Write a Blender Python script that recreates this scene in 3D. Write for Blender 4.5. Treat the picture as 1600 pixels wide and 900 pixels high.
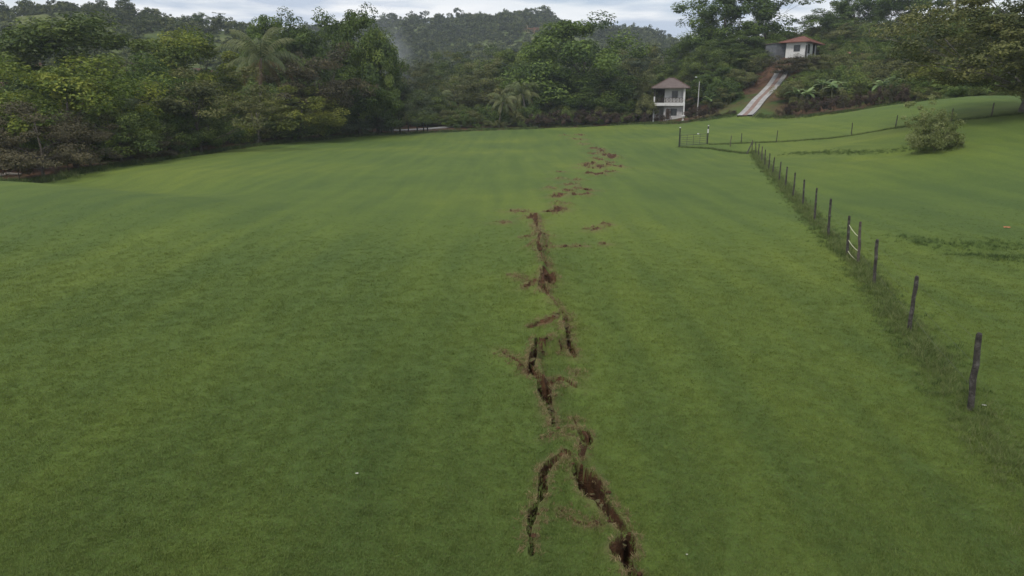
import bpy, math, random
import numpy as np
from mathutils import Vector, Matrix

for o in list(bpy.data.objects):
    bpy.data.objects.remove(o)
scene = bpy.context.scene
COL = scene.collection
R = math.radians

# ------------------------------------------------------------------ camera, sky, sun, exposure
CAM_H, PITCH, FPX = 5.7, R(15.0), 1067.0
cam_d = bpy.data.cameras.new('camera')
cam = bpy.data.objects.new('camera', cam_d)
COL.objects.link(cam)
cam.location = (0, 0, CAM_H)
cam.rotation_euler = (math.pi / 2 - PITCH, 0, 0)
cam_d.sensor_width = 36.0
cam_d.lens = 36.0 * FPX / 1600.0
cam_d.clip_start = 0.1
cam_d.clip_end = 5000
scene.camera = cam

SUN_EL, SUN_AZ = R(52), R(215)      # azimuth clockwise from +Y (the way the camera looks)
world = bpy.data.worlds.new('World')
scene.world = world
world.use_nodes = True
nt = world.node_tree
nt.nodes.clear()
out = nt.nodes.new('ShaderNodeOutputWorld')
bg = nt.nodes.new('ShaderNodeBackground')
bg.inputs['Strength'].default_value = 0.1
sky = nt.nodes.new('ShaderNodeTexSky')
sky.sky_type = 'NISHITA'
sky.sun_disc = False
sky.sun_elevation = SUN_EL
sky.sun_rotation = SUN_AZ
sky.air_density = 1.0
sky.dust_density = 2.0
tc = nt.nodes.new('ShaderNodeTexCoord')
mp = nt.nodes.new('ShaderNodeMapping')
mp.inputs['Scale'].default_value = (1.0, 1.0, 5.5)
mp.inputs['Location'].default_value = (3.1, 0.4, 0.3)
n1 = nt.nodes.new('ShaderNodeTexNoise')
n1.inputs['Scale'].default_value = 2.6
n1.inputs['Detail'].default_value = 7
n1.inputs['Roughness'].default_value = 0.52
n1.inputs['Distortion'].default_value = 0.35
r1 = nt.nodes.new('ShaderNodeValToRGB')
r1.color_ramp.elements[0].position = 0.34
r1.color_ramp.elements[0].color = (0.55, 0.55, 0.55, 1)
r1.color_ramp.elements[1].position = 0.50
r1.color_ramp.elements[1].color = (0.97, 0.97, 0.97, 1)
mp2 = nt.nodes.new('ShaderNodeMapping')
mp2.inputs['Scale'].default_value = (1.9, 1.9, 13)
mp2.inputs['Location'].default_value = (0.7, 8.2, 1.9)
n2 = nt.nodes.new('ShaderNodeTexNoise')
n2.inputs['Scale'].default_value = 2.2
n2.inputs['Detail'].default_value = 6
r2 = nt.nodes.new('ShaderNodeValToRGB')
r2.color_ramp.elements[0].position = 0.42
r2.color_ramp.elements[0].color = (4.1, 4.7, 5.7, 1)
r2.color_ramp.elements[1].position = 0.53
r2.color_ramp.elements[1].color = (7.6, 7.65, 7.75, 1)
mix = nt.nodes.new('ShaderNodeMix')
mix.data_type = 'RGBA'
L = nt.links.new
L(tc.outputs['Generated'], mp.inputs['Vector'])
L(tc.outputs['Generated'], mp2.inputs['Vector'])
L(mp.outputs['Vector'], n1.inputs['Vector'])
L(mp2.outputs['Vector'], n2.inputs['Vector'])
L(n1.outputs['Fac'], r1.inputs['Fac'])
L(n2.outputs['Fac'], r2.inputs['Fac'])
L(r1.outputs['Color'], mix.inputs['Factor'])
L(sky.outputs['Color'], mix.inputs['A'])
L(r2.outputs['Color'], mix.inputs['B'])
L(mix.outputs['Result'], bg.inputs['Color'])
L(bg.outputs['Background'], out.inputs['Surface'])

sun_d = bpy.data.lights.new('sun', 'SUN')
sun_d.energy = 1.5
sun_d.angle = R(14)
sun_d.color = (1.0, 0.95, 0.86)
sun = bpy.data.objects.new('sun', sun_d)
COL.objects.link(sun)
sd = Vector((math.sin(SUN_AZ) * math.cos(SUN_EL), math.cos(SUN_AZ) * math.cos(SUN_EL), math.sin(SUN_EL)))
sun.rotation_euler = sd.to_track_quat('Z', 'Y').to_euler()
sun.location = (0, 0, 80)

vs = scene.view_settings
vs.view_transform = 'Standard'
vs.look = 'None'
vs.gamma = 1.0
vs.use_curve_mapping = False
vs.exposure = 0.5
scene.render.film_transparent = False
scene.cycles.max_bounces = 6
scene.cycles.diffuse_bounces = 3
scene.cycles.transmission_bounces = 4
scene.cycles.volume_bounces = 1
scene.cycles.transparent_max_bounces = 4

rng = np.random.default_rng(7)
random.seed(7)
CP, SP = math.cos(PITCH), math.sin(PITCH)

# ------------------------------------------------------------------ helpers
def lattice(ix, iy, seed):
    h = (ix.astype(np.int64) * 374761393 + iy.astype(np.int64) * 668265263 + seed * 1442695041) & 0xFFFFFFFF
    h = ((h ^ (h >> 13)) * 1274126177) & 0xFFFFFFFF
    h = h ^ (h >> 16)
    return (h & 0xFFFF) / 65535.0

def vnoise(x, y, seed=0):
    x = np.asarray(x, float); y = np.asarray(y, float)
    ix = np.floor(x); iy = np.floor(y)
    fx = x - ix; fy = y - iy
    fx = fx * fx * (3 - 2 * fx); fy = fy * fy * (3 - 2 * fy)
    a = lattice(ix, iy, seed); b = lattice(ix + 1, iy, seed)
    c = lattice(ix, iy + 1, seed); d = lattice(ix + 1, iy + 1, seed)
    return (a * (1 - fx) + b * fx) * (1 - fy) + (c * (1 - fx) + d * fx) * fy - 0.5

def fbm(x, y, seed=0, octv=4):
    s = 0; a = 1.0
    for k in range(octv):
        s = s + a * vnoise(x * 2 ** k + 17.3 * k, y * 2 ** k - 9.1 * k, seed + k)
        a *= 0.5
    return s

def sstep(a, b, x):
    t = np.clip((x - a) / (b - a), 0, 1)
    return t * t * (3 - 2 * t)

def ray(px, py):
    u = (px - 800) / FPX; v = (450 - py) / FPX
    return u, CP + v * SP, -SP + v * CP

def at(px, py, y):
    dx, dy, dz = ray(px, py)
    s = y / dy
    return (dx * s, y, CAM_H + dz * s)

# ------------------------------------------------------------------ terrain height (one function for the whole place)
ctrl = []
def W(x, y, z): ctrl.append((x, y, z))
def C(px, py, y): ctrl.append(at(px, py, y))
for x in (-60, -25, 0, 25, 60):
    for y in (-60, -10, 8):
        W(x, y, 0)
for x, y in ((-35, 28), (-12, 22), (5, 25), (16, 24), (-40, 46), (-20, 45), (0, 50), (12, 45), (20, 45), (-18, 75), (0, 80), (24, 68), (10, 100), (27, 84), (-30, 100)):
    W(x, y, 0)
C(-150, 297, 52); C(0, 279, 60); C(150, 262, 69); C(290, 246, 84); C(345, 233, 95); C(0, 300, 45); C(120, 290, 50); C(240, 268, 60); C(330, 240, 82); C(450, 222, 106); C(560, 213, 121); C(640, 208, 129)
C(800, 201, 141); C(900, 198, 143); C(1000, 193, 144); C(1100, 188, 139); C(1200, 184, 129); C(1280, 180, 120); C(1350, 172, 110); C(1400, 163, 103)
C(1460, 157, 93); C(1520, 152, 82); C(1600, 153, 79); C(1700, 158, 76); W(75, 100, 5.4); W(95, 95, 6.0)
C(1465, 231, 55); C(1600, 236, 51); C(1600, 300, 39); C(1600, 400, 25); C(1300, 250, 60); C(1400, 240, 58)
C(1158, 223, 91); C(1213, 221, 89); C(1330, 211, 83); C(1399, 199, 77); C(1600, 176, 63); C(1800, 230, 50)
# wood floor and drive up the right hill
C(1165, 181, 131); C(1185, 158, 139); C(1218, 122, 151); C(1050, 188, 150); C(1255, 86, 158); C(1235, 84, 156); C(1300, 100, 158); C(1350, 96, 160)
C(1300, 160, 130); C(1380, 140, 125); C(1450, 100, 140); C(1300, 62, 190); C(1450, 45, 190); C(1150, 95, 190); C(1600, 70, 190); C(1000, 150, 200)
W(-70, 75, -0.5); W(-100, 80, 0); W(-60, 110, 1); W(-40, 140, 2); W(0, 175, 2.5); W(30, 180, 4); W(-130, 130, 6); W(-70, 170, 8); W(-10, 230, 5); W(20, 300, 10)
# ridge on the left, hill in the middle distance
for px, py in ((-300, 40), (-100, 32), (0, 34), (100, 29), (200, 34), (300, 54), (390, 66), (480, 84), (560, 120)):
    C(px, py, 340)
for px, py in ((0, 95), (150, 95), (300, 105), (420, 120)):
    C(px, py, 210)
W(-420, 480, 30); W(-250, 480, 30); W(-90, 420, 14)
for px, py in ((450, 60), (590, 44), (640, 40), (700, 38), (760, 36), (800, 30), (835, 24), (860, 30), (880, 50), (940, 57), (1000, 58), (1030, 73), (1080, 84), (1200, 90), (1500, 90)):
    C(px, py, 640)
for px, py in ((600, 115), (700, 105), (850, 105), (1000, 110), (1150, 120)):
    C(px, py, 400)
for x in (-900, -400, 0, 400, 900):
    W(x, 1000, 25); W(x, 1250, 20)
W(-900, 500, 30); W(900, 500, 40); W(400, 300, 30); W(250, 120, 14); W(200, 60, 6); W(200, 0, 1); W(-200, 60, 2); W(-200, 0, 0); W(-250, 150, 12)
ctrl = np.array(ctrl)
def mq(d2): return np.sqrt(d2 + 36.0)
_d2 = ((ctrl[:, None, :2] - ctrl[None, :, :2]) ** 2).sum(-1)
_A = mq(_d2) - np.eye(len(ctrl)) * 0.6
_n = len(ctrl)
_M = np.zeros((_n + 3, _n + 3)); _M[:_n, :_n] = _A
_M[:_n, _n] = 1; _M[:_n, _n + 1:] = ctrl[:, :2] / 100; _M[_n, :_n] = 1; _M[_n + 1:, :_n] = ctrl[:, :2].T / 100
_w = np.linalg.solve(_M, np.concatenate([ctrl[:, 2], np.zeros(3)]))

EDGE_PX = [(-400, 45), (0, 58), (150, 66), (300, 81), (345, 92), (450, 105), (560, 120), (640, 128), (800, 140), (1000, 143), (1100, 138), (1200, 128), (1280, 119), (1350, 110), (1400, 103), (1460, 96), (1520, 92), (1600, 90), (2000, 85)]
_EPY = {0: 278, 150: 262, 300: 243}
ET = np.array([((p - 800) / FPX) / 1.025 for p, y in EDGE_PX]); EY = np.array([y for p, y in EDGE_PX], float)
def edge_y(x, y):
    return np.interp(x / np.maximum(y, 1.0), ET, EY)

def height(x, y):
    x = np.atleast_1d(np.asarray(x, float)); y = np.atleast_1d(np.asarray(y, float))
    sh = x.shape; xf = x.ravel(); yf = y.ravel()
    z = np.empty_like(xf)
    for i in range(0, len(xf), 40000):
        a = xf[i:i + 40000]; b = yf[i:i + 40000]
        d2 = (a[:, None] - ctrl[None, :, 0]) ** 2 + (b[:, None] - ctrl[None, :, 1]) ** 2
        z[i:i + 40000] = mq(d2) @ _w[:_n] + _w[_n] + (a * _w[_n + 1] + b * _w[_n + 2]) / 100
    # the open lawn rolls gently
    far = sstep(10, 40, yf)
    z += 0.22 * far * fbm(xf / 11, yf / 15, 3, 2) + 0.03 * fbm(xf / 2.3, yf / 2.3, 9, 3)
    z += -0.16 * np.exp(-((yf - (26.5 + 0.10 * (xf - 16))) / 0.8) ** 2) * sstep(14, 17, xf)      # shallow ditch right of the fence
    z += -0.22 * np.exp(-((yf - (56.0 + 0.35 * (34 - xf))) / 1.2) ** 2) * sstep(25, 30, xf) * (1 - sstep(36, 42, xf))
    z += 0.6 * np.exp(-((yf - (46 - 0.55 * (xf + 36))) / 6.0) ** 2) * (1 - sstep(-22, -8, xf)) * sstep(-60, -45, xf) - 0.6 * np.exp(-((yf - (57 - 0.65 * (xf + 36))) / 4.5) ** 2) * (1 - sstep(-24, -16, xf))   # dip before the left wood
    z += sstep(170, 320, yf) * 7 * fbm(xf / 60, yf / 60, 21, 3)
    return z.reshape(sh)

def H1(x, y): return float(height(x, y)[0])

_S = np.concatenate([np.linspace(4, 60, 260), np.linspace(60.3, 200, 240)])
def pix(px, py):
    dx, dy, dz = ray(px, py)
    y = _S; x = dx / dy * y; z = CAM_H + dz / dy * y
    d = z - height(x, y)
    k = np.argmax(d < 0)
    if not (d < 0).any(): k = len(_S) - 1
    k = max(k, 1)
    f = d[k - 1] / (d[k - 1] - d[k] + 1e-9)
    f = min(max(f, 0), 1)
    yy = y[k - 1] + (y[k] - y[k - 1]) * f
    return dx / dy * yy, yy, H1(dx / dy * yy, yy)

# ------------------------------------------------------------------ materials
def new_mat(name):
    m = bpy.data.materials.new(name); m.use_nodes = True
    t = m.node_tree; t.nodes.clear()
    o = t.nodes.new('ShaderNodeOutputMaterial')
    return m, t, o

def node(t, typ, **kw):
    n = t.nodes.new(typ)
    for k, v in kw.items():
        if k.startswith('_'): setattr(n, k[1:], v)
        else: n.inputs[k.replace('__', ' ')].default_value = v
    return n

def ramp(t, stops):
    r = t.nodes.new('ShaderNodeValToRGB')
    e = r.color_ramp.elements
    while len(e) < len(stops): e.new(0.5)
    for i, (p, c) in enumerate(stops):
        e[i].position = p; e[i].color = (*c, 1)
    return r

def mixc(t, fac, a, b, blend='MIX'):
    m = t.nodes.new('ShaderNodeMix'); m.data_type = 'RGBA'; m.blend_type = blend
    for key, v in (('Factor', fac), ('A', a), ('B', b)):
        if hasattr(v, 'is_output'): t.links.new(v, m.inputs[key])
        elif key == 'Factor': m.inputs['Factor'].default_value = v
        else: m.inputs[key].default_value = (*v, 1)
    return m.outputs['Result']

def noise(t, vec, scale, detail=4, rough=0.55):
    n = node(t, 'ShaderNodeTexNoise', Scale=scale, Detail=detail, Roughness=rough)
    if vec is not None: t.links.new(vec, n.inputs['Vector'])
    return n.outputs['Fac']

def surf_mat(name, c1, c2, scale=3.0, rough=0.85, bump=0.3, bscale=25, c3=None, space='Object', spec=0.3):
    m, t, o = new_mat(name)
    tc = t.nodes.new('ShaderNodeTexCoord')
    if space == 'World':
        vec = t.nodes.new('ShaderNodeNewGeometry').outputs['Position']
    else:
        vec = tc.outputs['Object']
    f = noise(t, vec, scale, 6, 0.6)
    rp = ramp(t, [(0.32, c1), (0.68, c2)] if c3 is None else [(0.3, c1), (0.5, c2), (0.7, c3)])
    t.links.new(f, rp.inputs['Fac'])
    b = node(t, 'ShaderNodeBsdfPrincipled', Roughness=rough)
    b.inputs['Specular IOR Level'].default_value = spec
    t.links.new(rp.outputs['Color'], b.inputs['Base Color'])
    bp = node(t, 'ShaderNodeBump', Strength=bump, Distance=0.05)
    t.links.new(noise(t, vec, bscale, 5, 0.6), bp.inputs['Height'])
    t.links.new(bp.outputs['Normal'], b.inputs['Normal'])
    t.links.new(b.outputs['BSDF'], o.inputs['Surface'])
    return m

def leaf_mat(name, dark, mid, light, trans=0.22):
    m, t, o = new_mat(name)
    a1 = node(t, 'ShaderNodeAttribute', _attribute_name='leaf')
    a2 = node(t, 'ShaderNodeAttribute', _attribute_name='clump')
    oi = t.nodes.new('ShaderNodeObjectInfo')
    mu = node(t, 'ShaderNodeMath', _operation='MULTIPLY_ADD'); mu.inputs[1].default_value = 0.5
    t.links.new(a1.outputs['Fac'], mu.inputs[0])
    mu2 = node(t, 'ShaderNodeMath', _operation='MULTIPLY'); mu2.inputs[1].default_value = 0.6
    t.links.new(a2.outputs['Fac'], mu2.inputs[0]); t.links.new(mu2.outputs[0], mu.inputs[2])
    rp = ramp(t, [(0.12, dark), (0.5, mid), (0.9, light)])
    t.links.new(mu.outputs[0], rp.inputs['Fac'])
    hs = node(t, 'ShaderNodeHueSaturation')
    mr = node(t, 'ShaderNodeMapRange'); mr.inputs['To Min'].default_value = 0.8; mr.inputs['To Max'].default_value = 1.2
    t.links.new(oi.outputs['Random'], mr.inputs['Value'])
    t.links.new(mr.outputs['Result'], hs.inputs['Value'])
    t.links.new(rp.outputs['Color'], hs.inputs['Color'])
    b = node(t, 'ShaderNodeBsdfPrincipled', Roughness=0.6)
    b.inputs['Specular IOR Level'].default_value = 0.25
    tr = t.nodes.new('ShaderNodeBsdfTranslucent')
    mx = node(t, 'ShaderNodeMixShader', Fac=trans)
    t.links.new(hs.outputs['Color'], b.inputs['Base Color']); t.links.new(hs.outputs['Color'], tr.inputs['Color'])
    t.links.new(b.outputs['BSDF'], mx.inputs[1]); t.links.new(tr.outputs['BSDF'], mx.inputs[2])
    t.links.new(mx.outputs['Shader'], o.inputs['Surface'])
    return m

def grass_colour(t, pos):
    """colour of the turf by place: broad patches, worn streaks, fine tufts"""
    big = noise(t, pos, 0.042, 3, 0.45)
    mpn = node(t, 'ShaderNodeMapping'); mpn.inputs['Rotation'].default_value = (0, 0, R(-32)); mpn.inputs['Scale'].default_value = (0.75, 0.06, 1)
    t.links.new(pos, mpn.inputs['Vector'])
    streak = noise(t, mpn.outputs['Vector'], 1.0, 3, 0.5)
    fine = noise(t, pos, 5.0, 6, 0.7)
    r1 = ramp(t, [(0.34, (0.074, 0.117, 0.028)), (0.5, (0.091, 0.135, 0.028)), (0.66, (0.118, 0.158, 0.029))])
    t.links.new(big, r1.inputs['Fac'])
    r2 = ramp(t, [(0.34, (0.89, 0.91, 0.92)), (0.66, (1.10, 1.08, 1.05))])
    t.links.new(fine, r2.inputs['Fac'])
    midn = noise(t, pos, 0.42, 7, 0.68)
    r4 = ramp(t, [(0.34, (0.92, 0.94, 0.95)), (0.66, (1.08, 1.06, 1.03))])
    t.links.new(midn, r4.inputs['Fac'])
    r3 = ramp(t, [(0.36, (0.88, 0.91, 0.94)), (0.64, (1.12, 1.09, 1.0))])
    t.links.new(streak, r3.inputs['Fac'])
    c = mixc(t, 1.0, r1.outputs['Color'], r2.outputs['Color'], 'MULTIPLY')
    c = mixc(t, 1.0, c, r4.outputs['Color'], 'MULTIPLY')
    return mixc(t, 1.0, c, r3.outputs['Color'], 'MULTIPLY')

def make_lawn_mat():
    m, t, o = new_mat('mown_turf')
    pos = t.nodes.new('ShaderNodeNewGeometry').outputs['Position']
    c = grass_colour(t, pos)
    # gaps between the blades show dead thatch and soil
    th = ramp(t, [(0.52, (0, 0, 0)), (0.72, (1, 1, 1))])
    t.links.new(noise(t, pos, 14, 5, 0.7), th.inputs['Fac'])
    c = mixc(t, th.outputs['Color'], c, (0.060, 0.066, 0.022))
    dry = node(t, 'ShaderNodeAttribute', _attribute_name='dry')
    c = mixc(t, dry.outputs['Fac'], c, (0.135, 0.110, 0.050))
    b = node(t, 'ShaderNodeBsdfPrincipled', Roughness=0.9)
    b.inputs['Specular IOR Level'].default_value = 0.15
    t.links.new(c, b.inputs['Base Color'])
    bp = node(t, 'ShaderNodeBump', Strength=0.9, Distance=0.06)
    t.links.new(noise(t, pos, 9, 8, 0.75), bp.inputs['Height'])
    t.links.new(bp.outputs['Normal'], b.inputs['Normal'])
    t.links.new(b.outputs['BSDF'], o.inputs['Surface'])
    return m

def make_blade_mat(name, mulc=(1, 1, 1), flat=None):
    m, t, o = new_mat(name)
    pos = t.nodes.new('ShaderNodeNewGeometry').outputs['Position']
    oi = t.nodes.new('ShaderNodeObjectInfo')
    at_ = node(t, 'ShaderNodeAttribute', _attribute_name='leaf')
    if flat is None:
        c = mixc(t, 1.0, grass_colour(t, pos), mulc, 'MULTIPLY')
        ml = node(t, 'ShaderNodeMath', _operation='MULTIPLY'); ml.inputs[1].default_value = 0.38
        t.links.new(at_.outputs['Fac'], ml.inputs[0])
        c = mixc(t, ml.outputs[0], c, (0.150, 0.165, 0.060))
    else:
        rp = ramp(t, [(0.0, flat[0]), (0.5, flat[1]), (1.0, flat[2])])
        t.links.new(at_.outputs['Fac'], rp.inputs['Fac']); c = rp.outputs['Color']
    hs = node(t, 'ShaderNodeHueSaturation')
    mr = node(t, 'ShaderNodeMapRange'); mr.inputs['To Min'].default_value = 0.84; mr.inputs['To Max'].default_value = 1.16
    t.links.new(oi.outputs['Random'], mr.inputs['Value']); t.links.new(mr.outputs['Result'], hs.inputs['Value'])
    t.links.new(c, hs.inputs['Color'])
    b = node(t, 'ShaderNodeBsdfPrincipled', Roughness=0.65)
    b.inputs['Specular IOR Level'].default_value = 0.2
    tr = t.nodes.new('ShaderNodeBsdfTranslucent')
    mx = node(t, 'ShaderNodeMixShader', Fac=0.25)
    t.links.new(hs.outputs['Color'], b.inputs['Base Color']); t.links.new(hs.outputs['Color'], tr.inputs['Color'])
    t.links.new(b.outputs['BSDF'], mx.inputs[1]); t.links.new(tr.outputs['BSDF'], mx.inputs[2])
    t.links.new(mx.outputs['Shader'], o.inputs['Surface'])
    return m

def make_hill_mat():
    m, t, o = new_mat('scrub_hillside')
    pos = t.nodes.new('ShaderNodeNewGeometry').outputs['Position']
    rp = ramp(t, [(0.35, (0.050, 0.075, 0.024)), (0.5, (0.085, 0.110, 0.034)), (0.66, (0.125, 0.135, 0.050))])
    t.links.new(noise(t, pos, 0.05, 7, 0.65), rp.inputs['Fac'])
    bare = node(t, 'ShaderNodeAttribute', _attribute_name='bare')
    c = mixc(t, bare.outputs['Fac'], rp.outputs['Color'], (0.15, 0.075, 0.045))
    b = node(t, 'ShaderNodeBsdfPrincipled', Roughness=0.95)
    b.inputs['Specular IOR Level'].default_value = 0.1
    t.links.new(c, b.inputs['Base Color'])
    t.links.new(b.outputs['BSDF'], o.inputs['Surface'])
    return m

def make_floor_mat():
    m, t, o = new_mat('leaf_litter')
    pos = t.nodes.new('ShaderNodeNewGeometry').outputs['Position']
    rp = ramp(t, [(0.34, (0.036, 0.026, 0.016)), (0.5, (0.085, 0.046, 0.030)), (0.66, (0.115, 0.066, 0.042))])
    t.links.new(noise(t, pos, 0.9, 7, 0.7), rp.inputs['Fac'])
    gr = ramp(t, [(0.50, (0, 0, 0)), (0.62, (1, 1, 1))])
    t.links.new(noise(t, pos, 0.16, 5, 0.6), gr.inputs['Fac'])
    c = mixc(t, gr.outputs['Color'], rp.outputs['Color'], (0.045, 0.075, 0.020))
    bare = node(t, 'ShaderNodeAttribute', _attribute_name='bare')
    c = mixc(t, bare.outputs['Fac'], c, (0.125, 0.082, 0.050))
    ver = node(t, 'ShaderNodeAttribute', _attribute_name='verge')
    c = mixc(t, ver.outputs['Fac'], c, (0.070, 0.105, 0.026))
    b = node(t, 'ShaderNodeBsdfPrincipled', Roughness=0.95)
    b.inputs['Specular IOR Level'].default_value = 0.1
    t.links.new(c, b.inputs['Base Color'])
    bp = node(t, 'ShaderNodeBump', Strength=0.8, Distance=0.1)
    t.links.new(noise(t, pos, 4, 6, 0.7), bp.inputs['Height'])
    t.links.new(bp.outputs['Normal'], b.inputs['Normal'])
    t.links.new(b.outputs['BSDF'], o.inputs['Surface'])
    return m

M = {}
M['lawn'] = make_lawn_mat()
M['blade'] = make_blade_mat('grass_blades', (1.38, 1.28, 1.30))
M['long'] = make_blade_mat('long_grass', flat=((0.085, 0.128, 0.032), (0.120, 0.158, 0.045), (0.195, 0.200, 0.088)))
M['dry'] = make_blade_mat('dry_grass', flat=((0.14, 0.10, 0.05), (0.23, 0.175, 0.085), (0.34, 0.27, 0.15)))
M['hill'] = make_hill_mat()
M['floor'] = make_floor_mat()
M['soil'] = surf_mat('bare_soil', (0.030, 0.017, 0.009), (0.078, 0.042, 0.023), 5, 0.95, 1.0, 28, (0.130, 0.068, 0.036), 'World', 0.1)
M['sodtop'] = surf_mat('torn_turf', (0.060, 0.070, 0.026), (0.120, 0.105, 0.050), 14, 0.95, 1.0, 40, (0.085, 0.060, 0.032), 'World', 0.1)
M['bark'] = surf_mat('bark', (0.055, 0.045, 0.036), (0.135, 0.115, 0.095), 2.5, 0.95, 0.8, 9)
M['palebark'] = surf_mat('pale_bark', (0.12, 0.105, 0.09), (0.24, 0.22, 0.19), 2.5, 0.95, 0.8, 9)
M['post'] = surf_mat('weathered_post', (0.022, 0.020, 0.018), (0.058, 0.051, 0.045), 9, 0.95, 0.9, 30, (0.130, 0.122, 0.112))
M['lightpost'] = surf_mat('grey_brown_post', (0.050, 0.038, 0.034), (0.105, 0.083, 0.074), 9, 0.95, 0.9, 30, (0.15, 0.135, 0.12))
M['steel'] = surf_mat('dull_steel', (0.05, 0.05, 0.05), (0.10, 0.10, 0.10), 6, 0.6, 0.2, 30)
M['darkpost'] = surf_mat('dark_post', (0.018, 0.02, 0.018), (0.04, 0.04, 0.036), 8, 0.9, 0.5, 30)
M['white'] = surf_mat('white_paint', (0.42, 0.41, 0.40), (0.60, 0.60, 0.59), 1.6, 0.8, 0.15, 20, (0.52, 0.51, 0.50))
M['offwhite'] = surf_mat('stained_plaster', (0.27, 0.26, 0.26), (0.44, 0.43, 0.43), 0.9, 0.85, 0.2, 12, (0.48, 0.47, 0.45))
M['rope'] = surf_mat('pale_rope', (0.42, 0.42, 0.30), (0.60, 0.58, 0.42), 12, 0.9, 0.3, 60)
M['roofbrown'] = surf_mat('brown_roof_sheet', (0.105, 0.078, 0.070), (0.150, 0.116, 0.106), 1.4, 0.75, 0.2, 10)
M['roofred'] = surf_mat('red_roof_sheet', (0.15, 0.062, 0.045), (0.22, 0.098, 0.072), 1.2, 0.75, 0.2, 10)
M['ridge'] = surf_mat('ridge_cap', (0.10, 0.06, 0.05), (0.14, 0.09, 0.075), 2, 0.8, 0.2, 10)
M['glass'] = surf_mat('dark_window_glass', (0.012, 0.014, 0.016), (0.03, 0.034, 0.038), 1.0, 0.12, 0.0, 4, spec=0.5)
M['frame'] = surf_mat('dark_window_frame', (0.04, 0.04, 0.04), (0.07, 0.07, 0.07), 4, 0.6, 0.1, 20)
M['rail'] = surf_mat('dark_wood_rail', (0.035, 0.026, 0.022), (0.07, 0.055, 0.045), 5, 0.8, 0.3, 20)
M['block'] = surf_mat('grey_block', (0.085, 0.090, 0.10), (0.14, 0.145, 0.155), 2, 0.9, 0.5, 14)
M['concrete'] = surf_mat('concrete_strip', (0.23, 0.225, 0.215), (0.38, 0.37, 0.36), 0.8, 0.9, 0.4, 9)
M['brick'] = surf_mat('red_brown_infill', (0.16, 0.11, 0.09), (0.26, 0.18, 0.15), 1.5, 0.95, 0.6, 8)
M['curtain'] = surf_mat('pale_curtain', (0.38, 0.40, 0.36), (0.50, 0.52, 0.47), 2, 0.9, 0.2, 9)
M['timber'] = surf_mat('timber', (0.09, 0.06, 0.045), (0.16, 0.11, 0.085), 3, 0.9, 0.4, 20)
M['orange'] = surf_mat('orange_litter', (0.40, 0.13, 0.06), (0.55, 0.22, 0.12), 20, 0.6, 0.2, 40)
M['palescrap'] = surf_mat('pale_scrap', (0.36, 0.36, 0.30), (0.46, 0.46, 0.40), 20, 0.7, 0.2, 40)
M['lamp'] = surf_mat('lamp_head', (0.6, 0.62, 0.64), (0.75, 0.77, 0.8), 5, 0.4, 0.1, 20)
# foliage
M['dark'] = leaf_mat('dark_green_leaf', (0.040, 0.067, 0.019), (0.079, 0.127, 0.028), (0.142, 0.198, 0.040))
M['mid'] = leaf_mat('mid_green_leaf', (0.047, 0.080, 0.020), (0.109, 0.154, 0.035), (0.197, 0.247, 0.057))
M['bright'] = leaf_mat('bright_green_leaf', (0.060, 0.098, 0.018), (0.144, 0.193, 0.030), (0.288, 0.309, 0.051), 0.3)
M['olive'] = leaf_mat('olive_leaf', (0.053, 0.070, 0.024), (0.121, 0.134, 0.046), (0.204, 0.207, 0.072))
M['greyg'] = leaf_mat('grey_green_leaf', (0.042, 0.059, 0.031), (0.079, 0.105, 0.054), (0.132, 0.157, 0.080))
M['brown'] = leaf_mat('brownish_leaf', (0.038, 0.035, 0.021), (0.081, 0.073, 0.037), (0.130, 0.111, 0.059))
M['maroon'] = leaf_mat('maroon_leaf', (0.028, 0.022, 0.017), (0.068, 0.045, 0.034), (0.131, 0.087, 0.064))
M['yellow'] = leaf_mat('yellow_green_leaf', (0.079, 0.102, 0.019), (0.167, 0.195, 0.034), (0.300, 0.310, 0.061), 0.3)
M['palm'] = leaf_mat('palm_leaf', (0.060, 0.085, 0.034), (0.125, 0.150, 0.058), (0.215, 0.225, 0.095))
M['deadfrond'] = leaf_mat('dead_frond', (0.106, 0.062, 0.032), (0.175, 0.108, 0.052), (0.250, 0.162, 0.080))
M['banana'] = leaf_mat('banana_leaf', (0.076, 0.130, 0.043), (0.143, 0.211, 0.071), (0.253, 0.324, 0.131), 0.3)
M['pale'] = leaf_mat('pale_shrub_leaf', (0.092, 0.121, 0.035), (0.196, 0.230, 0.072), (0.322, 0.345, 0.154), 0.35)
M['farleaf'] = leaf_mat('far_canopy', (0.032, 0.050, 0.018), (0.082, 0.106, 0.034), (0.162, 0.180, 0.063))

# ------------------------------------------------------------------ object helpers
def tag(o, label=None, cat=None, group=None, kind=None):
    if label: o['label'] = label
    if cat: o['category'] = cat
    if group: o['group'] = group
    if kind: o['kind'] = kind
    return o

def link(o, parent=None):
    COL.objects.link(o)
    if parent is not None: o.parent = parent
    return o

def empty(name, loc, rz=0.0, label=None, cat=None, group=None):
    o = bpy.data.objects.new(name, None)
    o.empty_display_size = 0.3
    o.location = loc; o.rotation_euler = (0, 0, rz)
    link(o); tag(o, label, cat, group)
    return o

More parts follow.
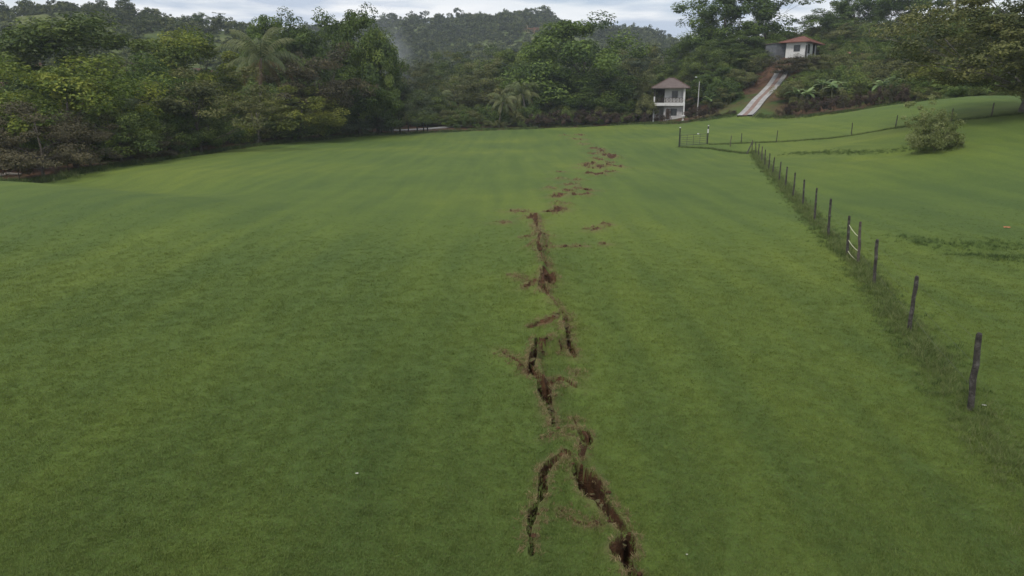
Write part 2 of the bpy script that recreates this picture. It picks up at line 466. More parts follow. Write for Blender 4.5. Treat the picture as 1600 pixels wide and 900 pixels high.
def np_mesh(name, v, faces, mat=None, attrs=None, smooth=False):
    """faces: (n,3) or (n,4) int array"""
    me = bpy.data.meshes.new(name)
    v = np.asarray(v, np.float32); faces = np.asarray(faces, np.int32)
    n, k = faces.shape
    me.vertices.add(len(v)); me.vertices.foreach_set('co', v.ravel())
    me.loops.add(n * k); me.loops.foreach_set('vertex_index', faces.ravel())
    me.polygons.add(n)
    me.polygons.foreach_set('loop_start', np.arange(0, n * k, k, dtype=np.int32))
    if attrs:
        for key, val in attrs.items():
            a = me.attributes.new(key, 'FLOAT', 'POINT'); a.data.foreach_set('value', np.asarray(val, np.float32))
    if mat: me.materials.append(mat)
    me.update(calc_edges=True)
    me.polygons.foreach_set('use_smooth', np.full(n, smooth, dtype=bool))
    return me

class MB:
    def __init__(self): self.v = []; self.f = []
    def quad(self, *p):
        n = len(self.v); self.v += [tuple(q) for q in p]; self.f.append(tuple(range(n, n + len(p))))
        return self
    def box(self, x0, x1, y0, y1, z0, z1):
        n = len(self.v)
        self.v += [(x0, y0, z0), (x1, y0, z0), (x1, y1, z0), (x0, y1, z0), (x0, y0, z1), (x1, y0, z1), (x1, y1, z1), (x0, y1, z1)]
        self.f += [tuple(n + i for i in q) for q in ((0, 3, 2, 1), (4, 5, 6, 7), (0, 1, 5, 4), (1, 2, 6, 5), (2, 3, 7, 6), (3, 0, 4, 7))]
        return self
    def bar(self, a, b, w, d=None):
        a = Vector(a); b = Vector(b); d = d or w
        z = (b - a).normalized(); up = Vector((0, 0, 1)) if abs(z.z) < 0.95 else Vector((1, 0, 0))
        x = z.cross(up).normalized(); y = z.cross(x)
        n = len(self.v)
        for p in (a, b):
            for sx, sy in ((-1, -1), (1, -1), (1, 1), (-1, 1)):
                self.v.append(tuple(p + x * sx * w / 2 + y * sy * d / 2))
        self.f += [tuple(n + i for i in q) for q in ((0, 1, 2, 3), (7, 6, 5, 4), (0, 4, 5, 1), (1, 5, 6, 2), (2, 6, 7, 3), (3, 7, 4, 0))]
        return self
    def tube(self, pts, rad, sides=7, cap=True):
        pts = [Vector(p) for p in pts]
        n0 = len(self.v); m = len(pts)
        ref = Vector((1, 0.13, 0.07)).normalized()
        for i, p in enumerate(pts):
            d = (pts[min(i + 1, m - 1)] - pts[max(i - 1, 0)]).normalized()
            x = d.cross(ref)
            if x.length < 0.05: x = d.cross(Vector((0, 1, 0)))
            x.normalize(); y = d.cross(x)
            r = rad[i] if hasattr(rad, '__len__') else rad
            for k in range(sides):
                a = 2 * math.pi * k / sides
                self.v.append(tuple(p + x * math.cos(a) * r + y * math.sin(a) * r))
        for i in range(m - 1):
            for k in range(sides):
                k2 = (k + 1) % sides
                self.f.append((n0 + i * sides + k, n0 + i * sides + k2, n0 + (i + 1) * sides + k2, n0 + (i + 1) * sides + k))
        if cap:
            self.f.append(tuple(n0 + (m - 1) * sides + k for k in range(sides)))
            self.f.append(tuple(n0 + k for k in reversed(range(sides))))
        return self
    def mesh(self, name, mat=None, smooth=False):
        me = bpy.data.meshes.new(name); me.from_pydata(self.v, [], self.f)
        if mat: me.materials.append(mat)
        me.update()
        if smooth: me.polygons.foreach_set('use_smooth', np.full(len(me.polygons), True))
        return me
    def build(self, name, mat, parent=None, smooth=False, loc=None, rz=None):
        o = bpy.data.objects.new(name, self.mesh(name, mat, smooth))
        if loc is not None: o.location = loc
        if rz is not None: o.rotation_euler = (0, 0, rz)
        return link(o, parent)

# ------------------------------------------------------------------ the crack: polylines over the lawn, width in photograph pixels at that spot
CR = [
    # points (px, py, width), depth m, rim lift m
    ([(1004, 945, 20), (990, 905, 22), (973, 872, 24), (985, 852, 14), (968, 824, 30), (944, 790, 26)], .60, .10),
    ([(944, 790, 24), (928, 772, 34), (908, 748, 32), (904, 738, 18)], 1.2, .10),
    ([(826, 872, 8), (829, 835, 10), (833, 808, 14), (842, 795, 3), (850, 779, 11), (850, 748, 9), (862, 732, 14), (876, 724, 5), (884, 722, 11), (895, 726, 4), (902, 737, 8)], .42, .09),
    ([(872, 798, 3), (900, 812, 4), (935, 824, 2)], .04, .03),
    ([(917, 694, 10), (903, 682, 18), (888, 678, 10), (868, 677, 14), (864, 660, 6), (856, 640, 7), (853, 622, 16), (852, 606, 14)], .45, .11),
    ([(845, 695, 3), (868, 690, 8), (895, 700, 4)], .04, .06),
    ([(852, 606, 12), (838, 600, 9), (828, 597, 12), (832, 580, 9), (838, 560, 5), (840, 546, 4)], .36, .10),
    ([(852, 606, 10), (868, 596, 9), (886, 600, 5), (897, 605, 8)], .12, .09),
    ([(896, 560, 6), (893, 548, 12), (886, 534, 8), (882, 520, 6), (880, 508, 9)], .38, .10),
    ([(873, 544, 4), (882, 546, 5)], .06, .05),
    ([(829, 518, 9), (845, 513, 12), (865, 509, 14), (886, 506, 13)], .10, .03),
    ([(884, 500, 8), (879, 493, 9), (871, 484, 8), (858, 474, 9), (848, 462, 6)], .45, .14),
    ([(817, 457, 5), (827, 458, 7), (838, 453, 9)], .12, .10),
    ([(798, 434, 2), (812, 442, 3), (830, 449, 2)], .04, .04),
    ([(850, 440, 6), (858, 436, 9), (866, 440, 5)], .18, .26),
    ([(822, 396, 4), (834, 396, 9), (843, 398, 6)], .14, .22),
    ([(841, 369, 4), (848, 370, 8), (853, 371, 4)], .14, .16),
    ([(820, 376, 4), (830, 380, 3)], .06, .08),
    ([(820, 347, 5), (828, 348, 10), (836, 345, 8), (838, 352, 5)], .14, .18),
    ([(781, 353, 3), (787, 353, 9), (791, 352, 3)], .12, .16),
    ([(803, 331, 4), (815, 333, 5), (818, 336, 6)], .10, .12),
    ([(854, 335, 4), (864, 333, 5), (874, 329, 5), (882, 326, 5)], .10, .14),
    ([(872, 323, 4), (881, 321, 8)], .12, .20),
    ([(940, 353, 4), (946, 353, 8), (953, 353, 3)], .12, .12),
    ([(922, 361, 3), (930, 357, 4), (934, 356, 4)], .07, .08),
    ([(936, 382, 4), (943, 382, 5)], .07, .08),
    ([(850, 383, 2), (880, 383, 3), (915, 383, 2)], .05, .04),
    ([(856, 298, 5), (863, 297, 6)], .10, .2),
    ([(864, 310, 4), (872, 309, 8), (878, 308, 6)], .12, .2),
    ([(897, 307, 5), (905, 306, 5), (916, 307, 4)], .10, .18),
    ([(900, 297, 4), (910, 298, 4), (918, 300, 6), (930, 299, 3)], .10, .15),
    ([(882, 290, 3), (892, 290, 4), (898, 292, 3)], .08, .15),
    ([(897, 284, 3), (906, 283, 3)], .08, .15),
    ([(873, 281, 3), (880, 282, 4)], .08, .15),
    ([(922, 274, 6), (929, 274, 9), (936, 276, 7)], .16, .25),
    ([(911, 264, 5), (922, 264, 4), (934, 265, 4)], .10, .15),
    ([(906, 259, 2), (930, 255, 3)], .06, .1),
    ([(948, 271, 3), (956, 269, 3)], .06, .15),
    ([(954, 260, 7), (960, 261, 9), (968, 263, 5)], .14, .25),
    ([(950, 255, 5), (955, 256, 5)], .10, .2),
    ([(934, 242, 4), (945, 243, 8), (952, 244, 7), (957, 249, 8)], .14, .3),
    ([(924, 240, 5), (932, 242, 4)], .10, .2),
    ([(926, 233, 6), (934, 234, 6), (942, 238, 4)], .12, .25),
    ([(925, 248, 3), (932, 249, 4), (938, 253, 4)], .08, .2),
    ([(910, 225, 4), (916, 227, 5)], .12, .2),
    ([(888, 217, 5), (895, 217, 4)], .10, .2),
    ([(898, 211, 3), (904, 211, 4), (909, 213, 3)], .08, .2),
    ([(880, 212, 3), (888, 212, 3)], .06, .15),
    ([(915, 262, 3), (921, 258, 4), (928, 256, 3)], .08, .2),
    ([(936, 264, 4), (942, 261, 5), (948, 259, 3)], .08, .2),
    ([(868, 270, 3), (878, 270, 4)], .06, .15),
    ([(884, 300, 4), (892, 302, 5)], .08, .15),
    ([(900, 218, 5), (907, 219, 6), (912, 219, 4)], .12, .25),
]
CR += [
    ([(906, 722, 2), (908, 710, 3), (912, 700, 2)], .04, .08),
    ([(840, 550, 2), (858, 541, 2), (876, 541, 3)], .03, .07),
    ([(899, 578, 2), (898, 590, 2)], .03, .05),
    ([(782, 556, 3), (797, 566, 5), (812, 580, 3), (826, 596, 5)], .04, .04),
    ([(848, 462, 7), (852, 450, 8), (856, 437, 9)], .16, .10),
    ([(855, 428, 3.5), (850, 412, 2.8), (843, 398, 4.2)], .09, .10),
    ([(843, 395, 3.5), (844, 382, 2.8), (849, 371, 4.2)], .08, .08),
    ([(848, 369, 3.5), (842, 360, 3.5), (838, 352, 4.2)], .08, .08),
    ([(915, 690, 6), (905, 668, 3), (895, 640, 3)], .03, .03),
]
MAIN = [(990, 905), (966, 822), (944, 790), (904, 738), (905, 705), (903, 684), (866, 668), (856, 640), (852, 606), (838, 575), (842, 546), (874, 543), (888, 534), (880, 508), (860, 478), (850, 450), (852, 420), (843, 398), (848, 371), (832, 348), (846, 338), (874, 329), (878, 312), (908, 303), (912, 284), (930, 274), (957, 258), (948, 243), (925, 232), (905, 219)]
_mp = []
for px, py in MAIN:
    dx_, dy_, dz_ = ray(px, py); k_ = -CAM_H / dz_; _mp.append((dy_ * k_, dx_ * k_))
_mp.sort(); _my = np.array([a for a, b in _mp]); _mx = np.array([b for a, b in _mp])
def scarp(x, y):
    """the ground right of the rupture has dropped a little"""
    xc = np.interp(y, _my, _mx) + 0.10 * fbm(y / 0.6, y * 0 + 3, 19, 3)
    sc = np.clip(y / 14, .8, 3); d = (x - xc) / sc
    amp = (0.10 + 0.16 * (fbm(y / 2.2, y * 0 + 9, 29, 2) + .3)) * (1 - sstep(24, 48, y)) * np.clip(y / 14, .8, 1.6)
    return amp * ((1 - sstep(-.05, .12, d)) * np.exp(-np.abs(np.minimum(d, 0)) / 0.7) - sstep(-.05, .12, d) * np.exp(-np.maximum(d, 0) / 0.9) * .6)
SEG = []
for pts, dep, rim in CR:
    wp = []
    for px, py, w in pts:
        x, y, z = pix(px, py)
        sc = math.sqrt(y * y + CAM_H ** 2) / FPX
        wp.append((x, y, max(w * sc * 0.5, 0.02)))
    for a, b in zip(wp[:-1], wp[1:]):
        SEG.append((*a, *b, dep, rim))
SEG = np.array(SEG)

def crack(x, y):
    """inside-ness (1 at the middle, 0 at the lip, negative outside, in widths), distance to lip in m, depth, rim"""
    n = len(x)
    best = np.full(n, -9.0); lip = np.full(n, 9.0); dep = np.zeros(n); rim = np.zeros(n)
    sc = np.clip(y / 12, 0.7, 3)
    wx = x + sc * (0.14 * fbm(x / (0.45 * sc), y / (0.45 * sc), 41, 4) + 0.03 * vnoise(x / (.07 * sc), y / (.07 * sc), 77))
    wy = y + sc * (0.18 * fbm(x / (0.45 * sc), y / (0.45 * sc), 57, 4) + 0.03 * vnoise(x / (.07 * sc), y / (.07 * sc), 78))
    var = 1.0 + 0.9 * vnoise(x / (0.5 * sc), y / (0.5 * sc), 63)
    for ax, ay, aw, bx, by, bw, d, r in SEG:
        m = (y > min(ay, by) - 4) & (y < max(ay, by) + 4)
        if not m.any(): continue
        X = wx[m]; Y = wy[m]
        dx, dy = bx - ax, by - ay
        t = np.clip(((X - ax) * dx + (Y - ay) * dy) / (dx * dx + dy * dy + 1e-9), 0, 1)
        dist = np.hypot(X - ax - t * dx, Y - ay - t * dy)
        hw = (aw + (bw - aw) * t) * var[m] * np.interp(Y, [9, 13, 20, 30, 45, 70], [1.15, 1.4, 1.55, 1.65, 1.9, 2.2])
        ins = 1 - dist / hw
        l = dist - hw
        g = ins > best[m]
        idx = np.where(m)[0][g]
        best[idx] = ins[g]; dep[idx] = d
        g2 = l < lip[m]
        idx = np.where(m)[0][g2]
        lip[idx] = l[g2]; rim[idx] = r
    return best, lip, dep, rim

# ------------------------------------------------------------------ ground sheet: rows by distance, columns as a fan, fine along the crack
def y_of(py):
    dx, dy, dz = ray(800, py)
    return -CAM_H / dz * dy
pys = np.concatenate([np.arange(1250, 900, -6.0), np.arange(900, 420, -1.3), np.arange(420, 215, -0.9)])
rows = np.array([y_of(p) for p in pys])
rows = np.concatenate([[-60, -40, -25, -15, -8, -4, -1, 1.2, 2.4], rows[rows > 3.0]])
rows = rows[rows < 118]
g = [rows[-1]]
while g[-1] < 1200: g.append(g[-1] + max(1.1, (g[-1] - 60) * 0.018))
rows = np.concatenate([rows, g[1:]])
fine = np.arange(-0.035, 0.222, 0.00095)
def grow(t0, sgn):
    o = []; s = 0.0012; t = t0
    while abs(t) < 1.75:
        t += sgn * s; s = min(s * 1.045, 0.05); o.append(t)
    return o
ts = np.array(list(reversed(grow(fine[0], -1))) + list(fine) + grow(fine[-1], 1))
NY, NX = len(rows), len(ts)
yy, tt = np.meshgrid(rows, ts, indexing='ij')
xx = tt * np.maximum(yy, 4.0) + np.sign(tt) * np.maximum(0, np.abs(tt) - 0.85) * 60
xx = np.clip(xx, -1500 + tt, 1500 + tt)
X = xx.ravel(); Y = yy.ravel()
Z = height(X, Y)
near = (tt.ravel() > -0.16) & (tt.ravel() < 0.36) & (Y > 4) & (Y < 125)
ins = np.full(len(X), -9.0); lip = np.full(len(X), 9.0); dep = np.zeros(len(X)); rim = np.zeros(len(X))
ins[near], lip[near], dep[near], rim[near] = crack(X[near], Y[near])
DX, DY = X[near], Y[near]
scn = np.clip(Y / 12, 0.7, 4)
lift = rim * np.exp(-np.maximum(lip, 0) / (0.22 * scn)) * (0.6 + 1.2 * (fbm(X / 0.5, Y / 0.5, 91, 3) + 0.3)) * (near & (lip < 3))
Z = Z + lift + np.where(near, scarp(X, Y), 0)
hole = sstep(0.0, 0.38, ins)
Z = Z - dep * hole * (0.75 + 0.9 * fbm(X / 0.17, Y / 0.17, 99, 4)) - 0.03 * (hole > 0.2) * vnoise(X / .035, Y / .035, 5)
# the wedge of turf between the two near arms has sunk, the slab above it stands proud
for (px, py, rx, ry, dz) in ((885, 640, .45, .8, -.16), (870, 590, .5, .5, .10), (900, 830, .55, .9, -.07), (858, 425, .7, .9, .22), (862, 465, .6, .8, .12), (834, 400, .5, .9, .10), (880, 700, .45, .45, .08)):
    bx, by, bz = pix(px, py)
    Z += dz * np.exp(-((X - bx) / rx) ** 2 - ((Y - by) / ry) ** 2)
dry = np.clip(np.exp(-np.maximum(lip, 0) / (0.10 * scn)) * (0.75 + 1.4 * fbm(X / 0.35, Y / 0.35, 33, 3)), 0, 1) * (near & (lip < 2)) * 0.85

ii = np.arange(NY * NX).reshape(NY, NX)
F = np.stack([ii[:-1, :-1], ii[:-1, 1:], ii[1:, 1:], ii[1:, :-1]], -1).reshape(-1, 4)
fc_x = X[F].mean(1); fc_y = Y[F].mean(1); fi = ins[F].mean(1)
edge_w = edge_y(fc_x, fc_y) + 1.6 * fbm(fc_x / 4, fc_y / 4, 12, 3)
is_crack = fi > 0.06
# torn stretches of the crack that do not touch each other are separate pieces
_cr = is_crack.reshape(NY - 1, NX - 1); _lab = np.zeros(_cr.shape, int); comps = []
_cells = [tuple(c) for c in np.argwhere(_cr)]; _set = set(_cells); _seen = set()
for c in _cells:
    if c in _seen: continue
    st = [c]; _seen.add(c); grp = []
    while st:
        i, j = st.pop(); grp.append(i * (NX - 1) + j)
        for di in (-1, 0, 1):
            for dj in (-1, 0, 1):
                q = (i + di, j + dj)
                if q in _set and q not in _seen: _seen.add(q); st.append(q)
    if len(grp) >= 10: comps.append(np.array(grp))
is_crack = np.zeros(len(F), bool)
for c in comps: is_crack[c] = True
is_lawn = (fc_y < edge_w) & ~is_crack
is_hill = (fc_y > 215) & ~is_lawn
is_floor = ~is_lawn & ~is_hill & ~is_crack

# bare earth: drive bank on the right, red scar on the far hill
drv = np.array([pix(1163, 182)[:2], at(1176, 168, 136)[:2], at(1188, 152, 141)[:2], at(1202, 136, 146)[:2], at(1222, 121, 152)[:2]])
def dist_poly(x, y, P):
    d = np.full(len(x), 1e9)
    for a, b in zip(P[:-1], P[1:]):
        e = b - a; t = np.clip(((x - a[0]) * e[0] + (y - a[1]) * e[1]) / (e @ e), 0, 1)
        d = np.minimum(d, np.hypot(x - a[0] - t * e[0], y - a[1] - t * e[1]))
    return d
dd = dist_poly(X, Y, drv)
bare = np.clip(0.85 - dd / 3.0 + 0.5 * fbm(X / 2, Y / 2, 14, 3), 0, 1) * (Y < 170) * (X > drv[0][0] - 6)
vx, vy = at(1150, 165, 136)[:2]
verge = np.exp(-((X - vx) / 6) ** 2 - ((Y - vy) / 8) ** 2) * (1 - 0.8 * bare)
sx_, sy_, _ = at(834, 62, 560)
bare = np.maximum(bare, np.clip(1.1 - np.hypot((X - sx_) / 12, (Y - sy_) / 40) * 1.2 + 0.8 * fbm(X / 14, Y / 14, 8, 3), 0, 1) * (Y > 400))

def sub(name, sel, mat, attrs):
    f = F[sel]; u, inv = np.unique(f, return_inverse=True)
    me = np_mesh(name, np.stack([X[u], Y[u], Z[u]], 1), inv.reshape(-1, 4), mat, {k: a[u] for k, a in attrs.items()}, True)
    o = bpy.data.objects.new(name, me)
    return link(o)
lawn = tag(sub('lawn', is_lawn, M['lawn'], {'dry': dry}), 'mown green lawn rolling away to the wood', None, None, 'structure')
floor_ = tag(sub('woodland_floor', is_floor, M['floor'], {'bare': bare, 'verge': verge}), 'brown littered ground under the trees', None, None, 'structure')
hill = tag(sub('hills', is_hill, M['hill'], {'bare': bare}), 'scrub covered hills behind the wood', None, None, 'structure')
crk = empty('ground_crack', (0, 0, 0))
for k, c in enumerate(comps):
    o = sub('crack_segment', c, M['soil'], {'dry': dry}); o.parent = crk
tag(crk, 'jagged crack of torn brown soil running up the middle of the lawn', 'ground crack')

# ------------------------------------------------------------------ scattering by geometry nodes (grass, undergrowth, far forest)
def scatter(name, pts, rot, scl, idx, protos, mat=None, label=None):
    me = bpy.data.meshes.new(name)
    me.vertices.add(len(pts)); me.vertices.foreach_set('co', np.asarray(pts, np.float32).ravel())
    a = me.attributes.new('rot', 'FLOAT_VECTOR', 'POINT'); a.data.foreach_set('vector', np.asarray(rot, np.float32).ravel())
    a = me.attributes.new('scl', 'FLOAT_VECTOR', 'POINT'); a.data.foreach_set('vector', np.asarray(scl, np.float32).ravel())
    a = me.attributes.new('idx', 'INT', 'POINT'); a.data.foreach_set('value', np.asarray(idx, np.int32))
    o = link(bpy.data.objects.new(name, me))
    tag(o, label, None, None, 'stuff')
    g = bpy.data.node_groups.new(name + '_nodes', 'GeometryNodeTree')
    g.interface.new_socket('Geometry', in_out='INPUT', socket_type='NodeSocketGeometry')
    g.interface.new_socket('Geometry', in_out='OUTPUT', socket_type='NodeSocketGeometry')
    gi = g.nodes.new('NodeGroupInput'); go = g.nodes.new('NodeGroupOutput')
    j = g.nodes.new('GeometryNodeJoinGeometry')
    for p in protos:
        oi = g.nodes.new('GeometryNodeObjectInfo'); oi.inputs['Object'].default_value = p; oi.inputs['As Instance'].default_value = True
        g.links.new(oi.outputs['Geometry'], j.inputs['Geometry'])
    ip = g.nodes.new('GeometryNodeInstanceOnPoints'); ip.inputs['Pick Instance'].default_value = True
    def na(key, typ):
        n = g.nodes.new('GeometryNodeInputNamedAttribute'); n.data_type = typ; n.inputs['Name'].default_value = key
        return n.outputs['Attribute']
    g.links.new(gi.outputs[0], ip.inputs['Points'])
    g.links.new(j.outputs[0], ip.inputs['Instance'])
    g.links.new(na('idx', 'INT'), ip.inputs['Instance Index'])
    g.links.new(na('rot', 'FLOAT_VECTOR'), ip.inputs['Rotation'])
    g.links.new(na('scl', 'FLOAT_VECTOR'), ip.inputs['Scale'])
    g.links.new(ip.outputs['Instances'], go.inputs[0])
    md = o.modifiers.new('scatter', 'NODES'); md.node_group = g
    return o

def proto(name, me):
    return bpy.data.objects.new(name, me)          # source for scattering only, not linked to the scene

def tuft(name, n, rad, hmin, hmax, wid, lean, mat, seed):
    r = np.random.default_rng(seed); v = []; f = []; lf = []
    for i in range(n):
        a = r.uniform(0, 2 * math.pi); q = rad * math.sqrt(r.uniform()); x, y = q * math.cos(a), q * math.sin(a)
        h = r.uniform(hmin, hmax); b = r.uniform(0, 2 * math.pi); ln = h * r.uniform(0.2, lean)
        dx, dy = math.cos(b), math.sin(b); w = wid * r.uniform(.7, 1.3)
        k = len(v)
        v += [(x - dy * w, y + dx * w, -0.01), (x + dy * w, y - dx * w, -0.01), (x + dx * ln * .4 + dy * w * .7, y + dy * ln * .4 - dx * w * .7, h * .6), (x + dx * ln * .4 - dy * w * .7, y + dy * ln * .4 + dx * w * .7, h * .6), (x + dx * ln, y + dy * ln, h), (x + dx * ln, y + dy * ln, h)]
        f += [(k, k + 1, k + 2, k + 3), (k + 3, k + 2, k + 4, k + 5)]
        lf += [r.uniform()] * 6
    return proto(name, np_mesh(name, v, f, mat, {'leaf': lf}))

turf = [tuft('turf_tuft', 18, 0.11, 0.012, 0.036, 0.0030, 1.3, M['blade'], 10 + k) for k in range(4)]
def lawn_points(n, dens_pow=2.0):
    # distance drawn so that density falls with the square of distance, as far as blades can be told apart
    y = np.exp(rng.uniform(math.log(5.2), math.log(46.0), n))
    y = y[rng.uniform(size=n) > sstep(20, 46, y)]
    x = rng.uniform(-1.05, 1.05, len(y)) * (y + 1.2)
    return x, y
gx, gy = lawn_points(125000)
ci, cl, _, _ = crack(gx, gy)
keep = (ci < -0.05) & (gy < edge_y(gx, gy) - 1)
gx, gy, cl = gx[keep], gy[keep], cl[keep]
def surf_z(x, y):
    """height of the built sheet, humps along the crack included"""
    z = height(x, y)
    i_, l_, d_, r_ = crack(x, y)
    s_ = np.clip(y / 12, 0.7, 4)
    z = z + r_ * np.exp(-np.maximum(l_, 0) / (0.22 * s_)) * (0.6 + 1.2 * (fbm(x / 0.5, y / 0.5, 91, 3) + 0.3)) * (l_ < 3)
    for (px, py, rx, ry, dz) in ((885, 640, .45, .8, -.16), (870, 590, .5, .5, .10), (900, 830, .55, .9, -.07), (858, 425, .7, .9, .22), (862, 465, .6, .8, .12), (834, 400, .5, .9, .10), (880, 700, .45, .45, .08)):
        bx, by, bz = pix(px, py)
        z += dz * np.exp(-((x - bx) / rx) ** 2 - ((y - by) / ry) ** 2)
    z = z + scarp(x, y)
    h_ = sstep(0.0, 0.45, i_)
    return z - d_ * h_ * 0.8
def spread(name, x, y, s, protos, tilt, label):
    n = len(x)
    rot = np.stack([rng.normal(0, tilt, n), rng.normal(0, tilt, n), rng.uniform(0, 6.283, n)], 1)
    sc = np.stack([s, s, s * rng.uniform(.75, 1.25, n)], 1)
    return scatter(name, np.stack([x, y, surf_z(x, y)], 1), rot, sc, rng.integers(0, len(protos), n), protos, label=label)
gs = np.clip(0.70 + gy / 30, 0.8, 1.35) * (1 - 0.6 * sstep(24, 46, gy)) * rng.uniform(.7, 1.25, len(gx))
spread('lawn_grass', gx, gy, gs, turf, 0.12, 'short mown grass of the lawn')

# dead grass and roots hanging over the lips of the crack
dryt = [tuft('dry_tuft', 12, 0.04, 0.02, 0.075, 0.0034, 1.6, M['dry'], 30 + k) for k in range(3)]
qx, qy = [], []
for ax, ay, aw, bx, by, bw, d, r_ in SEG:
    ln = math.hypot(bx - ax, by - ay); k = int(ln * 56 * min(1, (14 / ay)) + (4 if ay < 16 else 9))
    t = rng.uniform(0, 1, k); w_ = aw + (bw - aw) * t
    px_, py_ = -(by - ay) / (ln + 1e-6), (bx - ax) / (ln + 1e-6)
    off = rng.choice([-1, 1], k) * (w_ * 1.0 + np.abs(rng.normal(0.02, 0.09, k)) * np.clip(ay / 14, .8, 2.5))
    qx.append(ax + (bx - ax) * t + px_ * off); qy.append(ay + (by - ay) * t + py_ * off)
qx = np.concatenate(qx); qy = np.concatenate(qy)
ci, cl, _, _ = crack(qx, qy)
k_ = (ci < 0.25) & (cl < 0.4)
qx, qy = qx[k_], qy[k_]
spread('dry_grass', qx, qy, np.clip(.65 + qy / 35, .8, 2.2) * rng.uniform(.6, 1.2, len(qx)), dryt, 0.45, 'dead straw coloured grass and roots along the crack')

# loose clods lying in and beside the crack
def clod_mesh(seed):
    r = np.random.default_rng(seed)
    import bmesh
    bm = bmesh.new(); bmesh.ops.create_icosphere(bm, subdivisions=2, radius=1.0)
    for v in bm.verts:
        n = v.co.normalized(); v.co = n * (0.72 + 0.5 * (float(vnoise(n.x * 2.2 + seed, n.y * 2.2 + n.z * 1.7, seed)) + .5) + r.uniform(-.07, .07)); v.co.z *= .65
    me = bpy.data.meshes.new('soil_clod'); bm.to_mesh(me); bm.free(); me.materials.append(M['soil'])
    return me
clods = [clod_mesh(s) for s in range(5)]
segw = np.array([math.hypot(s[3] - s[0], s[4] - s[1]) * (0.4 + s[6] * 4) / (s[1] / 10) for s in SEG]); segw /= segw.sum()
cx_, cy_, cs_ = [], [], []
for i in range(170):
    s = SEG[rng.choice(len(SEG), p=segw)]; t = rng.uniform()
    w_ = s[2] + (s[5] - s[2]) * t
    a = rng.uniform(0, 6.28); q = w_ * rng.uniform(0.2, 1.25)
    cx_.append(s[0] + (s[3] - s[0]) * t + q * math.cos(a)); cy_.append(s[1] + (s[4] - s[1]) * t + q * math.sin(a))
    cs_.append(rng.uniform(.018, .06) * min(max(s[1] / 14, .8), 2.4))
cz_ = surf_z(np.array(cx_), np.array(cy_))
for x, y, z, s in zip(cx_, cy_, cz_, cs_):
    o = link(bpy.data.objects.new('soil_clod', clods[rng.integers(5)]), crk)
    o.location = (x, y, z + s * .25); o.scale = (s, s * rng.uniform(.7, 1.2), s); o.rotation_euler = (rng.uniform(-.5, .5), rng.uniform(-.5, .5), rng.uniform(0, 6.28))

# sods of turf broken off along the lips, tilted towards the opening
def sod_mesh(seed):
    r = np.random.default_rng(seed); n = 9
    v = []; f = []
    rad = r.uniform(.7, 1.25, n); ang = np.sort(r.uniform(0, 6.283, n)) * .35 + np.linspace(0, 6.283, n, endpoint=False) * .65
    for z, k in ((-.55, .72), (-.2, 1.0), (.18, 1.02), (.27, .82)):
        for i in range(n): v.append((rad[i] * k * math.cos(ang[i]) + r.uniform(-.06, .06), rad[i] * k * math.sin(ang[i]) + r.uniform(-.06, .06), z + r.uniform(-.07, .07)))
    for l in range(3):
        for i in range(n): j = (i + 1) % n; f.append((l * n + i, l * n + j, (l + 1) * n + j, (l + 1) * n + i))
    v.append((0, 0, .36)); f += [(3 * n + i, 3 * n + (i + 1) % n, 4 * n) for i in range(n)]
    f.append(tuple(reversed(range(n))))
    me = bpy.data.meshes.new('turf_sod'); me.from_pydata(v, [], f); me.materials.append(M['soil']); me.materials.append(M['sodtop'])
    for i, p in enumerate(me.polygons): p.material_index = 1 if 2 * n <= i < 4 * n else 0
    me.update(); return me
sods = [sod_mesh(s_) for s_ in range(6)]
for i in range(70):
    sg_ = SEG[rng.choice(len(SEG), p=segw)]
    if sg_[1] > 40: continue
    t = rng.uniform(); w_ = sg_[2] + (sg_[5] - sg_[2]) * t; ln = math.hypot(sg_[3] - sg_[0], sg_[4] - sg_[1]) + 1e-6
    nx_, ny_ = -(sg_[4] - sg_[1]) / ln, (sg_[3] - sg_[0]) / ln; side = rng.choice([-1, 1]); q = side * w_ * rng.uniform(.55, 1.15)
    x = sg_[0] + (sg_[3] - sg_[0]) * t + nx_ * q; y = sg_[1] + (sg_[4] - sg_[1]) * t + ny_ * q
    z = float(height([x], [y])[0] + scarp(np.array([x]), np.array([y]))[0]); sz = rng.uniform(.03, .075) * min(max(y / 13, .8), 1.9)
    o = link(bpy.data.objects.new('turf_sod', sods[rng.integers(6)]), crk); o.location = (x, y, z + sz * .1); o.scale = (sz * rng.uniform(.8, 1.5), sz, sz * .9)
    tl = rng.uniform(.15, .6); o.rotation_euler = (rng.normal(0, .35), rng.normal(0, .35), rng.uniform(0, 6.28))

